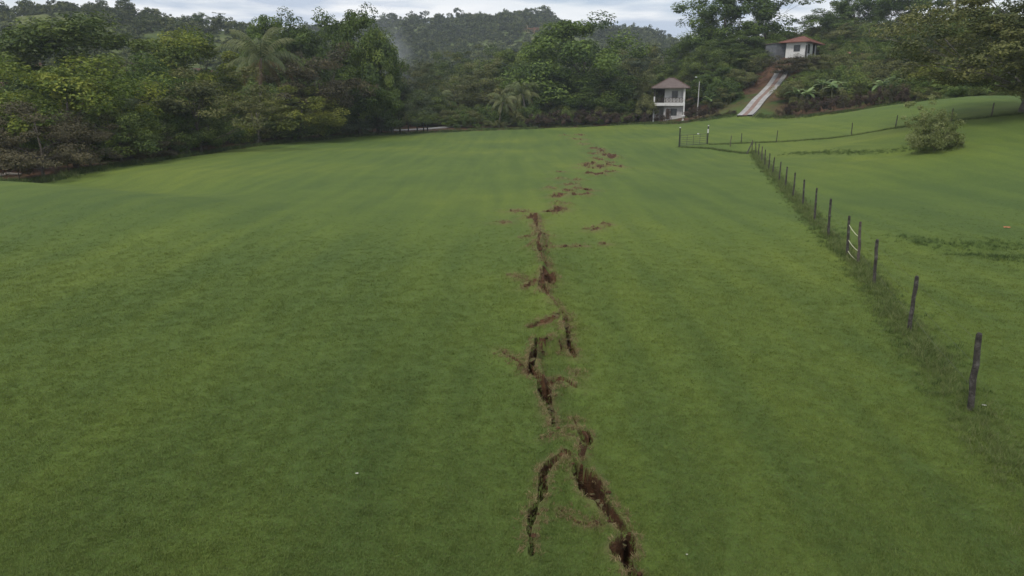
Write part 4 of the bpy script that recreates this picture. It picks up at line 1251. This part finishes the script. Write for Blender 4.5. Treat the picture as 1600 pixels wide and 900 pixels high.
tree('bush', 'mid', 1495, 118, 60, 106, 'green bush on the crest below the yellow-green tree')
tree('shade', 'olive', 1640, -50, 400, 64, 'great feathery olive shade tree cut by the right photo edge', bark='palebark', group=None)
# shrub on the slope
tree('shrub', 'pale', 1470, 180, 84, 55, 'rounded pale green shrub alone on the right slope', 'slope_shrub', 'shrub', None)
tree('stem', 'pale', 1449, 152, 56, 58, 'taller wispy shrub just behind the rounded one on the slope', 'slope_shrub', 'shrub', None)

# palms
palm(0, 395, 44, 109, 'tall coconut palm with hanging brown fronds in the left wood', 1.0, 4)
palm(1, 780, 140, 146, 'short drooping palm with a leaning pale trunk, left of a pair', 0.3, 1)
palm(1, 822, 122, 150, 'larger drooping palm, right of a pair before the giant tree', 2.4, 2)
palm(1, 690, 135, 152, 'palm half hidden in the valley wood over the pale track', 4.0, 2)
# banana plants
for px, base, d, h, var, rz_, lb in ((1262, 150, 130, 4.6, 0, .3, 'banana plant with tall pale leaf right of the drive'), (1285, 145, 132, 5.4, 1, 1.2, 'tallest banana plant below the hillside house'), (1318, 152, 126, 4.6, 0, 2.2, 'banana plant with broad bright leaves in the middle of the thicket'),
                                 (1358, 150, 122, 4.8, 1, 3.0, 'banana plant with pale leaves left of the olive tree'), (1392, 140, 118, 4.4, 0, 4.1, 'banana plant in the shade at the right of the thicket'), (1108, 172, 146, 4.2, 1, 5.0, 'banana plant at the foot of the street lamp')):
    banana(var, px, base, d, h, lb, rz_)

banana(1, 1338, 140, 124, 5.2, 'banana plant with a long drooping leaf between two pale ones', 1.9)
banana(0, 1244, 150, 132, 4.4, 'banana plant nearest the right side of the drive', 3.6)
banana(1, 1300, 150, 127, 5.6, 'banana plant with the widest fan of leaves, above the maroon hedge', .9)
banana(0, 1375, 146, 117, 4.8, 'banana plant low behind the right part of the maroon hedge', 5.5)
# maroon hedge along the lawn edge
HEDGE = [(1128, 176), (1142, 174), (1225, 163), (1240, 158), (1256, 152), (1272, 150), (1290, 152), (1306, 150), (1322, 146), (1340, 144), (1358, 142), (1376, 138), (1394, 134), (1412, 132)]
hl = ['first maroon shrub left of the drive, nearest the street lamp', 'maroon shrub touching the foot of the drive on its left', 'maroon shrub touching the foot of the drive on its right']
ordn = ['second', 'third', 'fourth', 'fifth', 'sixth', 'seventh', 'eighth', 'ninth', 'tenth', 'eleventh', 'twelfth']
for i, (px, top) in enumerate(HEDGE):
    d = float(np.interp((px - 800) / FPX / 1.03, ET, EY)) + 2.2
    lb = hl[i] if i < 3 else '%s maroon hedge shrub right of the drive, counted from the drive' % ordn[i - 3]
    tree('croton', 'maroon' if i % 4 else 'brown', px, top + random.uniform(-3, 3), random.uniform(17, 24), d, lb, 'hedge_shrub', 'shrub', 'maroon hedge shrubs along the lawn edge')
for i, (px, top, w) in enumerate(((835, 178, 26), (858, 176, 26), (880, 172, 28), (902, 172, 26), (924, 172, 26), (946, 172, 26), (966, 176, 22), (984, 176, 20), (1010, 176, 16), (1030, 178, 14), (1042, 170, 14), (1078, 168, 22), (1094, 166, 22), (1110, 168, 22))):
    nm = ['leftmost', 'second', 'third', 'fourth', 'fifth', 'sixth', 'seventh', 'eighth']
    lb = '%s maroon shrub in the row below the giant tree' % nm[i] if i < 8 else {8: 'dark shrub at the left porch column of the two-storey house', 9: 'dark low shrub under the balcony of the two-storey house', 10: 'dark shrub before the lower window of the two-storey house', 11: 'maroon shrub at the right corner of the two-storey house', 12: 'maroon shrub left of the street lamp foot', 13: 'maroon shrub right of the street lamp foot'}[i]
    d = float(np.interp((px - 800) / FPX / 1.03, ET, EY)) + 2.5
    tree('croton', 'maroon', px, top, w, d, lb, 'hedge_shrub', 'shrub', 'maroon shrubs below the giant tree and round the house')

# ------------------------------------------------------------------ undergrowth, wood behind, forest on the hills
ub = [proto('undergrowth_bush', k['crown'].copy()) for k in KIND['bush']]
for i, o in enumerate(ub): o.data.materials.clear(); o.data.materials.append((M['dark'], M['mid'], M['olive'])[i])
def far_crown(seed, W_, Ht):
    rs = np.random.default_rng(seed)
    cc, cen, nr, lb = crown_points(rs, W_, Ht, .5, 22, 34, 'dome', .17, .65, .3, .15)
    v, f, a = leaves(cen, nr, 1.05 * rs.uniform(.6, 1.3, len(cen)), rs, lb, .7)
    me = np_mesh('far_crown', v, f, M['farleaf'], a); return proto('far_crown', me)
fars = [far_crown(60 + i, 9, 8 + i) for i in range(4)]
n = 14000
t = rng.uniform(-.95, .95, n); d = rng.uniform(58, 215, n); x = t * d
e = np.interp(t, ET, EY); gap = d - e
lf = (t < -.42)
dr = dist_poly(x, d, drv)
ok = (gap > np.where(lf, 13, 3.0)) & (gap < 75) & (dr > 5) & ~((x > vx - 6) & (x < vx + 7) & (d < vy + 9) & (d > vy - 12))
ok &= ~((np.abs(x - at(1050, 188, 150)[0]) < 7) & (d > 138) & (d < 158))
ok &= ~((np.abs(x - at(1258, 85, 156)[0]) < 9) & (d > 147) & (d < 168))
ok &= ~((t > -.21) & (t < -.09) & (gap < 13))
ok &= ~((t > .40) & (t < .58) & (gap < 6))
ok &= rng.uniform(size=n) < 0.45
x, d, gp = x[ok], d[ok], gap[ok]
s = rng.uniform(.6, 1.25, len(x)) * np.where(gp < 8, .6, 1.1)
scatter('undergrowth', np.stack([x, d, height(x, d) - .15], 1), np.stack([0 * x, 0 * x, rng.uniform(0, 6.28, len(x))], 1), np.stack([s, s, s * rng.uniform(.8, 1.3, len(x))], 1), rng.integers(0, 3, len(x)), ub, label='tangled undergrowth between the trees')
n = 30000
d = np.sqrt(rng.uniform(150 ** 2, 760 ** 2, n)); t = rng.uniform(-.95, .8, n); x = t * d
gap = d - np.interp(t, ET, EY)
den = 0.55 + 0.9 * fbm(x / 45, d / 45, 61, 3)
den = np.where((d < 400) & (x < -40), den * .9, den)
br = np.hypot((x - sx_) / 12, (d - sy_) / 40)
ok = (gap > 62) & (rng.uniform(size=n) < den) & ((br > .8) | (rng.uniform(size=n) < .25)) & (x > -420) & (x < 560)
# nothing on the hill behind the right-hand houses stands taller than its skyline trees
x, d = x[ok], d[ok]
s = np.clip(rng.lognormal(-.55, .32, len(x)), .3, 1.05) * np.where((d < 420) & (x < -60), .72, 1.0) * np.where(d < 260, .9, 1)
scatter('hillside_forest', np.stack([x, d, height(x, d) - .6], 1), np.stack([0 * x, 0 * x, rng.uniform(0, 6.28, len(x))], 1), np.stack([s, s, s * rng.uniform(.7, 1.2, len(x))], 1), rng.integers(0, 4, len(x)), fars, label='wooded scrub covering the hills')
wl_t = rng.uniform(-.78, .62, 5200); wl_e = np.interp(wl_t, ET, EY); wl_y = wl_e + rng.normal(.6, 1.1, 5200); wl_x = wl_t * wl_y
kp = (dist_poly(wl_x, wl_y, drv) > 2.2) & (fbm(wl_x / 3, wl_y / 3, 88, 2) > -.25)
wl_x, wl_y = wl_x[kp], wl_y[kp]; ws = rng.uniform(.9, 2.9, len(wl_x))
spread('edge_weeds', wl_x, wl_y, ws, rank + longt[:2], .2, 'weeds and long grass along the wood edge')
# small trees that stand out on the left ridge
for i, (px, top, w, kind, lb) in enumerate(((8, 8, 22, 'sparse', 'lone flat tree on the ridge at the far left edge'), (57, 14, 14, 'round', 'small round tree on the ridge second from the left edge'), (130, 11, 34, 'umbrella', 'wide low tree on the ridge above the big olive-green tree'), (148, 10, 20, 'round', 'round ridge tree touching the wide low one'),
        (212, 16, 20, 'sparse', 'slender ridge tree left of two close together'), (235, 16, 16, 'sparse', 'slender ridge tree right of two close together'), (310, 20, 28, 'mango', 'dense dark ridge tree left of the feathery one'), (335, 21, 34, 'sparse', 'feathery ridge tree above the yellow-topped tree'), (372, 38, 24, 'round', 'low ridge tree nearest the coconut palm'))):
    tree(kind, 'dark', px, top, w, 330, lb, 'ridge_tree', 'tree', 'small trees along the left ridge')

# leaning bare trunk on the right hill
a = Vector(at(1476, 75, 140)); b = Vector(at(1500, -18, 138))
gz_ = H1(a.x, a.y)
lt = empty('leaning_trunk', (a.x - .6, a.y, gz_), 0, 'bare grey trunk leaning right against the sky on the hill', 'dead tree')
m = MB(); base_ = Vector((a.x - .6, a.y, gz_)); m.tube([Vector((0, 0, -.3)), a - base_, (a + b) / 2 - base_ + Vector((.12, 0, 0)), b - base_], [.32, .26, .22, .16], 8); m.build('trunk', M['palebark'], lt, True)
m = MB(); q = (a + b) / 2 - base_; m.tube([q, q + Vector((.5, .2, .7)), q + Vector((.7, .3, 1.5))], [.07, .05, .02], 5); m.build('branch_stub', M['palebark'], lt)

# ------------------------------------------------------------------ two-storey house
hx, hy, hz = at(1049, 188, 150); hz = H1(hx, hy)
HS = empty('two_storey_house', (hx, hy, hz), R(-14), 'two-storey white house with brown hipped roof and railed balcony', 'house')
def hip(name, x0, x1, y0, y1, z, rise, ridge_len, mat, parent, capm):
    xm, ym = (x0 + x1) / 2, (y0 + y1) / 2; a = (xm - ridge_len / 2, ym, z + rise); b = (xm + ridge_len / 2, ym, z + rise)
    m = MB(); c = [(x0, y0, z), (x1, y0, z), (x1, y1, z), (x0, y1, z)]
    lo = [(p[0], p[1], z - .14) for p in c]
    m.quad(c[0], c[1], b, a).quad(c[1], c[2], b).quad(c[2], c[3], a, b).quad(c[3], c[0], a)
    for i in range(4): m.quad(lo[i], lo[(i + 1) % 4], c[(i + 1) % 4], c[i])
    m.quad(lo[3], lo[2], lo[1], lo[0])
    rf = m.build(name, mat, parent)
    for p, q in ((c[0], a), (c[1], b), (c[2], b), (c[3], a), (a, b)):
        k = MB(); k.bar(Vector(p) + Vector((0, 0, .04)), Vector(q) + Vector((0, 0, .05)), .2, .08); k.build('ridge_cap', capm, rf)
    # sheet ribs down the two faces in view
    def ribs(p0, p1, t0, t1, n):
        p0, p1, t0, t1 = map(Vector, (p0, p1, t0, t1))
        for i in range(1, n):
            f = i / n; s_ = p0.lerp(p1, f)
            # run straight up the slope until it meets the hip
            e = (p1 - p0); ln = e.length; u = e / ln
            ta = (t0 - p0).dot(u) / ln; tb = (t1 - p0).dot(u) / ln; up = (t0 - p0) - u * (t0 - p0).dot(u)
            r_ = f / ta if f < ta else ((1 - f) / (1 - tb) if f > tb else 1)
            k = MB(); k.bar(s_ + Vector((0, 0, .03)), s_ + up * r_ * .98 + Vector((0, 0, .03)), .06, .04); k.build('roof_rib', mat, rf)
    ribs(c[0], c[1], a, b, 17); ribs(c[1], c[2], b, b, 11)
    return rf
def window(parent, x0, x1, z0, z1, y, frame='frame', pane='glass', bars=1, axis='x', side=-1):
    """window in a wall face at y (axis x) or x (axis y)"""
    def bx(m, u0, u1, d0, d1, w0, w1):
        d0, d1 = y + side * d1, y + side * d0
        lo, hi = min(d0, d1), max(d0, d1)
        if axis == 'x': m.box(u0, u1, lo, hi, w0, w1)
        else: m.box(lo, hi, u0, u1, w0, w1)
        return m
    o = bx(MB(), x0, x1, .005, .03, z0, z1).build('window', M[pane], parent)
    t_ = .07
    for u0, u1, w0, w1 in ((x0 - t_, x0, z0 - t_, z1 + t_), (x1, x1 + t_, z0 - t_, z1 + t_), (x0, x1, z0 - t_, z0), (x0, x1, z1, z1 + t_)):
        bx(MB(), u0, u1, .004, .07, w0, w1).build('frame', M[frame], o)
    for i in range(bars):
        u = x0 + (x1 - x0) * (i + 1) / (bars + 1); bx(MB(), u - .025, u + .025, .031, .06, z0, z1).build('glazing_bar', M[frame], o)
    w = (z0 + z1) / 2; bx(MB(), x0, x1, .032, .055, w - .025, w + .025).build('glazing_bar', M[frame], o)
    return o
EAV, SL = 6.5, 3.45
MB().box(-1.7, 2.2, 0, 6.5, -.6, SL - .25).build('lower_wall', M['offwhite'], HS)
MB().box(-1.7, 2.2, .003, 6.497, SL, EAV - .15).build('upper_wall', M['offwhite'], HS)
MB().box(-3.9, 2.6, -.95, 6.6, SL - .25, SL).build('balcony_slab', M['white'], HS)
MB().box(-3.9, 2.6, -.96, -.8, SL - .62, SL - .251).build('balcony_beam', M['white'], HS)
for x in (-3.75, 2.45):
    MB().box(x - .14, x + .14, -.93, -.65, -.6, SL - .622).build('porch_column', M['white'], HS)
MB().box(-3.89, -3.61, -.93, -.65, SL + .002, SL + 1.25).build('newel_post', M['white'], HS)
MB().box(2.17, 2.57, -.9, -.5, SL + .002, EAV - .16).build('balcony_column', M['white'], HS)
MB().box(-3.85, -3.65, -.8, -.62, SL + 1.3, EAV - .16).build('balcony_post', M['rail'], HS)
rl = MB().box(-3.6, 2.15, -.87, -.77, SL + .98, SL + 1.06).build('balcony_railing', M['rail'], HS)
MB().box(-3.6, 2.15, -.86, -.78, SL + .12, SL + .18).build('bottom_rail', M['rail'], rl)
for i in range(9):
    x = -3.55 + i * .71
    MB().box(x - .06, x + .06, -.865, -.775, SL + .19, SL + .97).build('baluster', M['rail'], rl)
    if i < 8:
        MB().bar((x + .08, -.82, SL + .22), (x + .63, -.82, SL + .95), .09, .05).build('cross_bar', M['rail'], rl)
        MB().bar((x + .08, -.85, SL + .95), (x + .63, -.85, SL + .22), .09, .03).build('cross_bar', M['rail'], rl)
window(HS, -.15, .95, SL + 1.05, SL + 2.35, 0.003)
window(HS, -.2, .95, .9, 2.2, 0.0)
window(HS, 2.2, 3.4, SL + 1.0, SL + 2.1, 2.2, axis='y', side=1)
d_ = MB().box(-1.2, -.55, -.03, .0, 0, 2.2).build('door', M['rail'], HS)
MB().box(-.68, -.62, -.07, -.031, 1.0, 1.12).build('handle', M['steel'], d_)
MB().box(-3.7, -1.75, 2.5, 2.7, -.6, SL - .26).build('porch_back_wall', M['offwhite'], HS)
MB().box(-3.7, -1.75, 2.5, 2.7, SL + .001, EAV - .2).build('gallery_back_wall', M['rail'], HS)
hip('roof', -4.5, 3.5, -1.5, 7.4, EAV, 2.1, 1.0, M['roofbrown'], HS, M['ridge'])

# street lamp
sx, sy, sz = at(1090, 170, 146); sz = H1(sx, sy); th = at(1090, 124, sy)[2] - sz
SLp = empty('street_lamp', (sx, sy, sz), 0, 'pale lamp post right of the two-storey house', 'street lamp')
m = MB(); m.tube([(0, 0, -.3), (0, 0, th * .5), (0, 0, th - .4)], [.11, .09, .07], 8); m.build('pole', M['offwhite'], SLp)
m = MB(); m.tube([(0, 0, th - .6), (-.25, -.1, th + .2), (-.75, -.3, th + .45)], .035, 6); m.build('arm', M['steel'], SLp)
MB().box(-1.05, -.65, -.42, -.24, th + .38, th + .50).build('lamp_head', M['lamp'], SLp)

# low open-sided building left of the house
lx_, ly_, _ = at(972, 178, 156); lz_ = H1(lx_, ly_)
LB = empty('low_building', (lx_, ly_, lz_), R(-6), 'low maroon-walled building with pale eave, left of the two-storey house', 'building')
MB().box(-4.2, 3.2, 0, 5, -.5, 2.2).build('wall', M['maroonwall'] if 'maroonwall' in M else M.setdefault('maroonwall', surf_mat('maroon_wall', (0.06, 0.03, 0.035), (0.10, 0.05, 0.055), 1.2, .9, .2, 8)), LB)
MB().box(-4.6, 6.0, -1.2, 5.4, 2.45, 2.62).build('roof', M['roofbrown'], LB)
MB().box(-4.6, 6.0, -1.26, -1.2, 2.25, 2.60).build('fascia', M['brick'], LB)
for x in (3.9, 5.7): MB().box(x - .15, x + .15, -1.0, -.7, -.5, 2.44).build('column', M['brick'], LB)
MB().box(3.25, 5.9, 2.8, 3.0, -.5, 2.44).build('back_wall', M['brick'], LB)
for x in (-2.6, .2): window(LB, x, x + 1.2, 1.0, 1.9, 0.0)

# white garden object by the house
ox, oy, oz = pix(1067, 188.5); oz = H1(ox, oy)
UR = empty('garden_ornament', (ox, oy, oz), 0, 'small white garden ornament at the right foot of the two-storey house', 'ornament')
m = MB(); m.tube([(0, 0, -.05), (0, 0, .12), (0, 0, .2), (0, 0, .45)], [.26, .26, .14, .12], 10); m.build('pedestal', M['white'], UR)
m = MB(); m.tube([(0, 0, .45), (0, 0, .62), (0, 0, .95), (0, 0, 1.05)], [.14, .32, .4, .34], 10); m.build('urn', M['white'], UR)

# ------------------------------------------------------------------ hillside house with red roof
qx_, qy_, qz_ = at(1257, 86, 154)
qz_ = max(H1(qx_, qy_), at(1257, 87, 154)[2] - .3)
HH = empty('hillside_house', (qx_, qy_, qz_), R(-38), 'small white house with red hipped roof up on the right hillside', 'house')
# corner of the house points at the camera: local -y face looks left-front, local +x face looks right-front
wl = MB().box(-4.0, 0, 0, 5.6, -.9, 3.15).build('wall', M['white'], HH)
window(HH, -2.3, -1.1, 1.3, 2.5, 0.0, bars=1)
window(HH, 1.9, 3.3, .95, 2.75, 0.0, axis='y', side=1, bars=0)
window(HH, 3.45, 5.1, .95, 2.75, 0.0, axis='y', side=1, bars=0, pane='curtain', frame='white')
d_ = MB().box(.002, .04, .4, 1.4, 0.05, 2.5).build('door', M['rail'], HH); MB().box(.041, .08, 1.22, 1.3, 1.1, 1.22).build('handle', M['steel'], d_)
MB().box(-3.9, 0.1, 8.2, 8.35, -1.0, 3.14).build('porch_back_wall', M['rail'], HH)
MB().box(-.2, 0, 8.0, 8.19, -1.0, 3.13).build('porch_post', M['white'], HH)
hip('roof', -5.3, 1.0, -1.0, 11.2, 3.2, 1.5, .1, M['roofred'], HH, M['roofred'])
gx_, gy_, gz2 = at(1223, 83, 157); gz2 = H1(gx_, gy_)
gw_ = empty('block_annex', (gx_, gy_, gz2), R(20), 'unpainted grey block annex at the left of the hillside house', 'annex')
for r_ in range(9):
    for c_ in range(7):
        MB().box(-1.9 + c_ * .56, -1.36 + c_ * .56, 0, .2, -1.2 + r_ * .46, -.76 + r_ * .46).build('block', M['block'], gw_)
MB().box(-1.88, 1.98, .03, 3.4, -1.2, 2.88).build('core_wall', M['block'], gw_)
MB().box(-2.1, 2.2, -.25, 3.6, 2.94, 3.05).build('roof', M['roofbrown'], gw_)
# half hidden orange-roofed hut
kx, ky, kz = at(1345, 93, 152); kz = at(1345, 97, 152)[2]
HU = empty('hidden_hut', (kx, ky, min(kz, H1(kx, ky) + 1.2)), R(-10), 'half hidden hut with an orange roof right of the hillside house', 'hut')
MB().box(-1.6, 2.0, 0, 2.6, -1.5, 1.5).build('wall', M['timber'], HU)
m = MB(); m.quad((-2.2, -.6, 1.4), (2.4, -.6, 1.4), (2.4, 3.0, 2.3), (-2.2, 3.0, 2.3)); m.quad((-2.2, -.6, 1.3), (-2.2, 3.0, 2.2), (2.4, 3.0, 2.2), (2.4, -.6, 1.3)); m.quad((-2.2, -.6, 1.3), (2.4, -.6, 1.3), (2.4, -.6, 1.4), (-2.2, -.6, 1.4)); m.build('roof', M['roofred'], HU)
MB().box(-3.4, -2.3, -.8, .4, .6, .8).build('awning', M['white'], HU)

# ------------------------------------------------------------------ concrete drive, pale track
def ribbon(name, P_, w, mat, lift, parent, thick=.1):
    P_ = [np.array(p, float) for p in P_]; pts = []
    for a, b in zip(P_[:-1], P_[1:]):
        for i in range(8): pts.append(a + (b - a) * i / 8)
    pts.append(P_[-1]); m = MB(); n = len(pts); vs_ = []
    for i, p in enumerate(pts):
        d = pts[min(i + 1, n - 1)] - pts[max(i - 1, 0)]; d /= np.linalg.norm(d); s_ = np.array([d[1], -d[0]])
        zc = H1(*p)
        for sg in (-1, 1):
            q = p + s_ * sg * w / 2; vs_.append((q[0], q[1], zc + lift)); vs_.append((q[0], q[1], zc + lift - thick - .3))
    m.v = vs_
    for i in range(n - 1):
        a = 4 * i; b = 4 * (i + 1); m.f += [(a, a + 2, b + 2, b), (a + 1, a, b, b + 1), (a + 2, a + 3, b + 3, b + 2)]
    return m.build(name, mat, parent)
DR = tag(empty('driveway', (drv[0][0], drv[0][1], 0)), 'two pale concrete wheel strips climbing the bank', None, None, 'structure')
def off_poly(P_, o_):
    out_ = []
    for i in range(len(P_)):
        d = P_[min(i + 1, len(P_) - 1)] - P_[max(i - 1, 0)]; d = d / np.linalg.norm(d); out_.append(P_[i] + np.array([d[1], -d[0]]) * o_)
    return out_
dl = drv - drv[0] * 0
for nm_, o_, w_, mt, lf_ in (('wheel_strip', -.95, .95, 'concrete', .30), ('wheel_strip', .95, .95, 'concrete', .30), ('infill_strip', 0, .92, 'brick', .22)):
    o = ribbon(nm_, off_poly(dl, o_), w_, M[mt], lf_, DR); o.location = (-drv[0][0], -drv[0][1], 0)
tr_ = [np.array(at(px, 205, d)[:2]) for px, d in ((600, 134), (640, 137), (690, 142), (720, 150))]
tk = ribbon('track', tr_, 2.6, M['concrete'], .10, None); tag(tk, 'pale track behind the lawn edge', None, None, 'structure')
# dark stumps of an old fence in front of the track
for i, (px, h_) in enumerate(((596, 1.6), (612, 1.3), (638, 1.5), (652, 1.2), (662, 1.7), (668, 1.4))):
    x, y = at(px, 205, float(np.interp((px - 800) / FPX / 1.025, ET, EY)) + 1.5)[:2]
    o = link(bpy.data.objects.new('old_post', post_mesh(h_, .12, 300 + i, M['darkpost']))); o.location = (x, y, H1(x, y)); o.rotation_euler = (.05, random.uniform(-.1, .1), 0)
    tag(o, ['leftmost', 'second from left', 'third from left', 'fourth from left', 'fifth from left', 'rightmost'][i] + ' of the dark old posts before the pale track', 'post', 'old posts before the pale track')

# pale fallen log at the far left, scraps on the grass
a = Vector(pix(-6, 277)); b = Vector(pix(34, 275))
m = MB(); m.tube([a * 0, (b - a) * .5 + Vector((0, .1, .1)), b - a], [.16, .14, .09], 8)
o = m.build('fallen_log', M['palebark'], None, True, loc=a + Vector((0, 0, .18))); tag(o, 'pale fallen log on the bare ground at the left edge', 'log')
def scrap(name, px, py, s_, mat, label, cat):
    x, y, z = pix(px, py); r = random.Random(px); m = MB(); n = 5
    for i in range(n):
        for j in range(n):
            m.v.append(((i / 4 - .5) * s_ * 2 + r.uniform(-.1, .1) * s_, (j / 4 - .5) * s_ + r.uniform(-.1, .1) * s_, .02 + r.uniform(0, .45) * s_))
    for i in range(n - 1):
        for j in range(n - 1): m.f.append((i * n + j, (i + 1) * n + j, (i + 1) * n + j + 1, i * n + j + 1))
    o = m.build(name, M[mat], None, loc=(x, y, z + .02)); md = o.modifiers.new('thickness', 'SOLIDIFY'); md.thickness = .006
    tag(o, label, cat)
scrap('plastic_litter', 1573, 357, .13, 'orange', 'crumpled orange scrap on the grass right of the fence', 'litter')
scrap('pale_scrap', 558, 743, .022, 'palescrap', 'tiny pale scrap on the lawn left of the crack', 'scrap')
scrap('pale_scrap', 1537, 636, .035, 'palescrap', 'tiny pale scrap beside the nearest fence post', 'scrap')
scrap('pale_scrap', 1073, 870, .011, 'palescrap', 'tiny pale scrap on the lawn near the bottom, right of the crack', 'scrap')

# ------------------------------------------------------------------ smoke and the air
def volume_mat(name, color, dens, noisy=None):
    m, t, o = new_mat(name)
    v = t.nodes.new('ShaderNodeVolumePrincipled'); v.inputs['Color'].default_value = (*color, 1); v.inputs['Density'].default_value = dens; v.inputs['Anisotropy'].default_value = 0.1
    if noisy:
        tc = t.nodes.new('ShaderNodeTexCoord')
        ln = node(t, 'ShaderNodeVectorMath', _operation='LENGTH'); t.links.new(tc.outputs['Object'], ln.inputs[0])
        mr = node(t, 'ShaderNodeMapRange'); mr.inputs['From Min'].default_value = 1.0; mr.inputs['From Max'].default_value = 0.2; t.links.new(ln.outputs['Value'], mr.inputs['Value'])
        mpn = node(t, 'ShaderNodeMapping'); mpn.inputs['Scale'].default_value = (1.2, 1.2, 1.6); t.links.new(tc.outputs['Object'], mpn.inputs['Vector'])
        n_ = noise(t, mpn.outputs['Vector'], 1.6, 3, .6)
        mr2 = node(t, 'ShaderNodeMapRange'); mr2.inputs['From Min'].default_value = .35; mr2.inputs['From Max'].default_value = .7; t.links.new(n_, mr2.inputs['Value'])
        a_ = node(t, 'ShaderNodeMath', _operation='MULTIPLY'); t.links.new(mr.outputs['Result'], a_.inputs[0]); t.links.new(mr2.outputs['Result'], a_.inputs[1])
        b_ = node(t, 'ShaderNodeMath', _operation='MULTIPLY'); b_.inputs[1].default_value = noisy; t.links.new(a_.outputs[0], b_.inputs[0])
        t.links.new(b_.outputs[0], v.inputs['Density'])
    t.links.new(v.outputs['Volume'], o.inputs['Volume'])
    return m
import bmesh
bm = bmesh.new(); bmesh.ops.create_icosphere(bm, subdivisions=3, radius=1.0)
me = bpy.data.meshes.new('smoke'); bm.to_mesh(me); bm.free(); me.materials.append(volume_mat('thin_smoke', (.82, .86, .92), 0, .075))
sm = link(bpy.data.objects.new('smoke', me)); c = at(618, 95, 190); sm.location = c; sm.scale = (6.0, 6, 14); sm.rotation_euler = (0, R(-12), 0)
tag(sm, 'thin blue-grey smoke rising behind the left wood', None, None, 'stuff')
hzb = MB().box(-1560, 1560, -70, 1260, -3, 125).build('haze', volume_mat('pale_air', (.74, .82, .94), 0.00027)); tag(hzb, 'faint blue haze in the air', None, None, 'stuff')
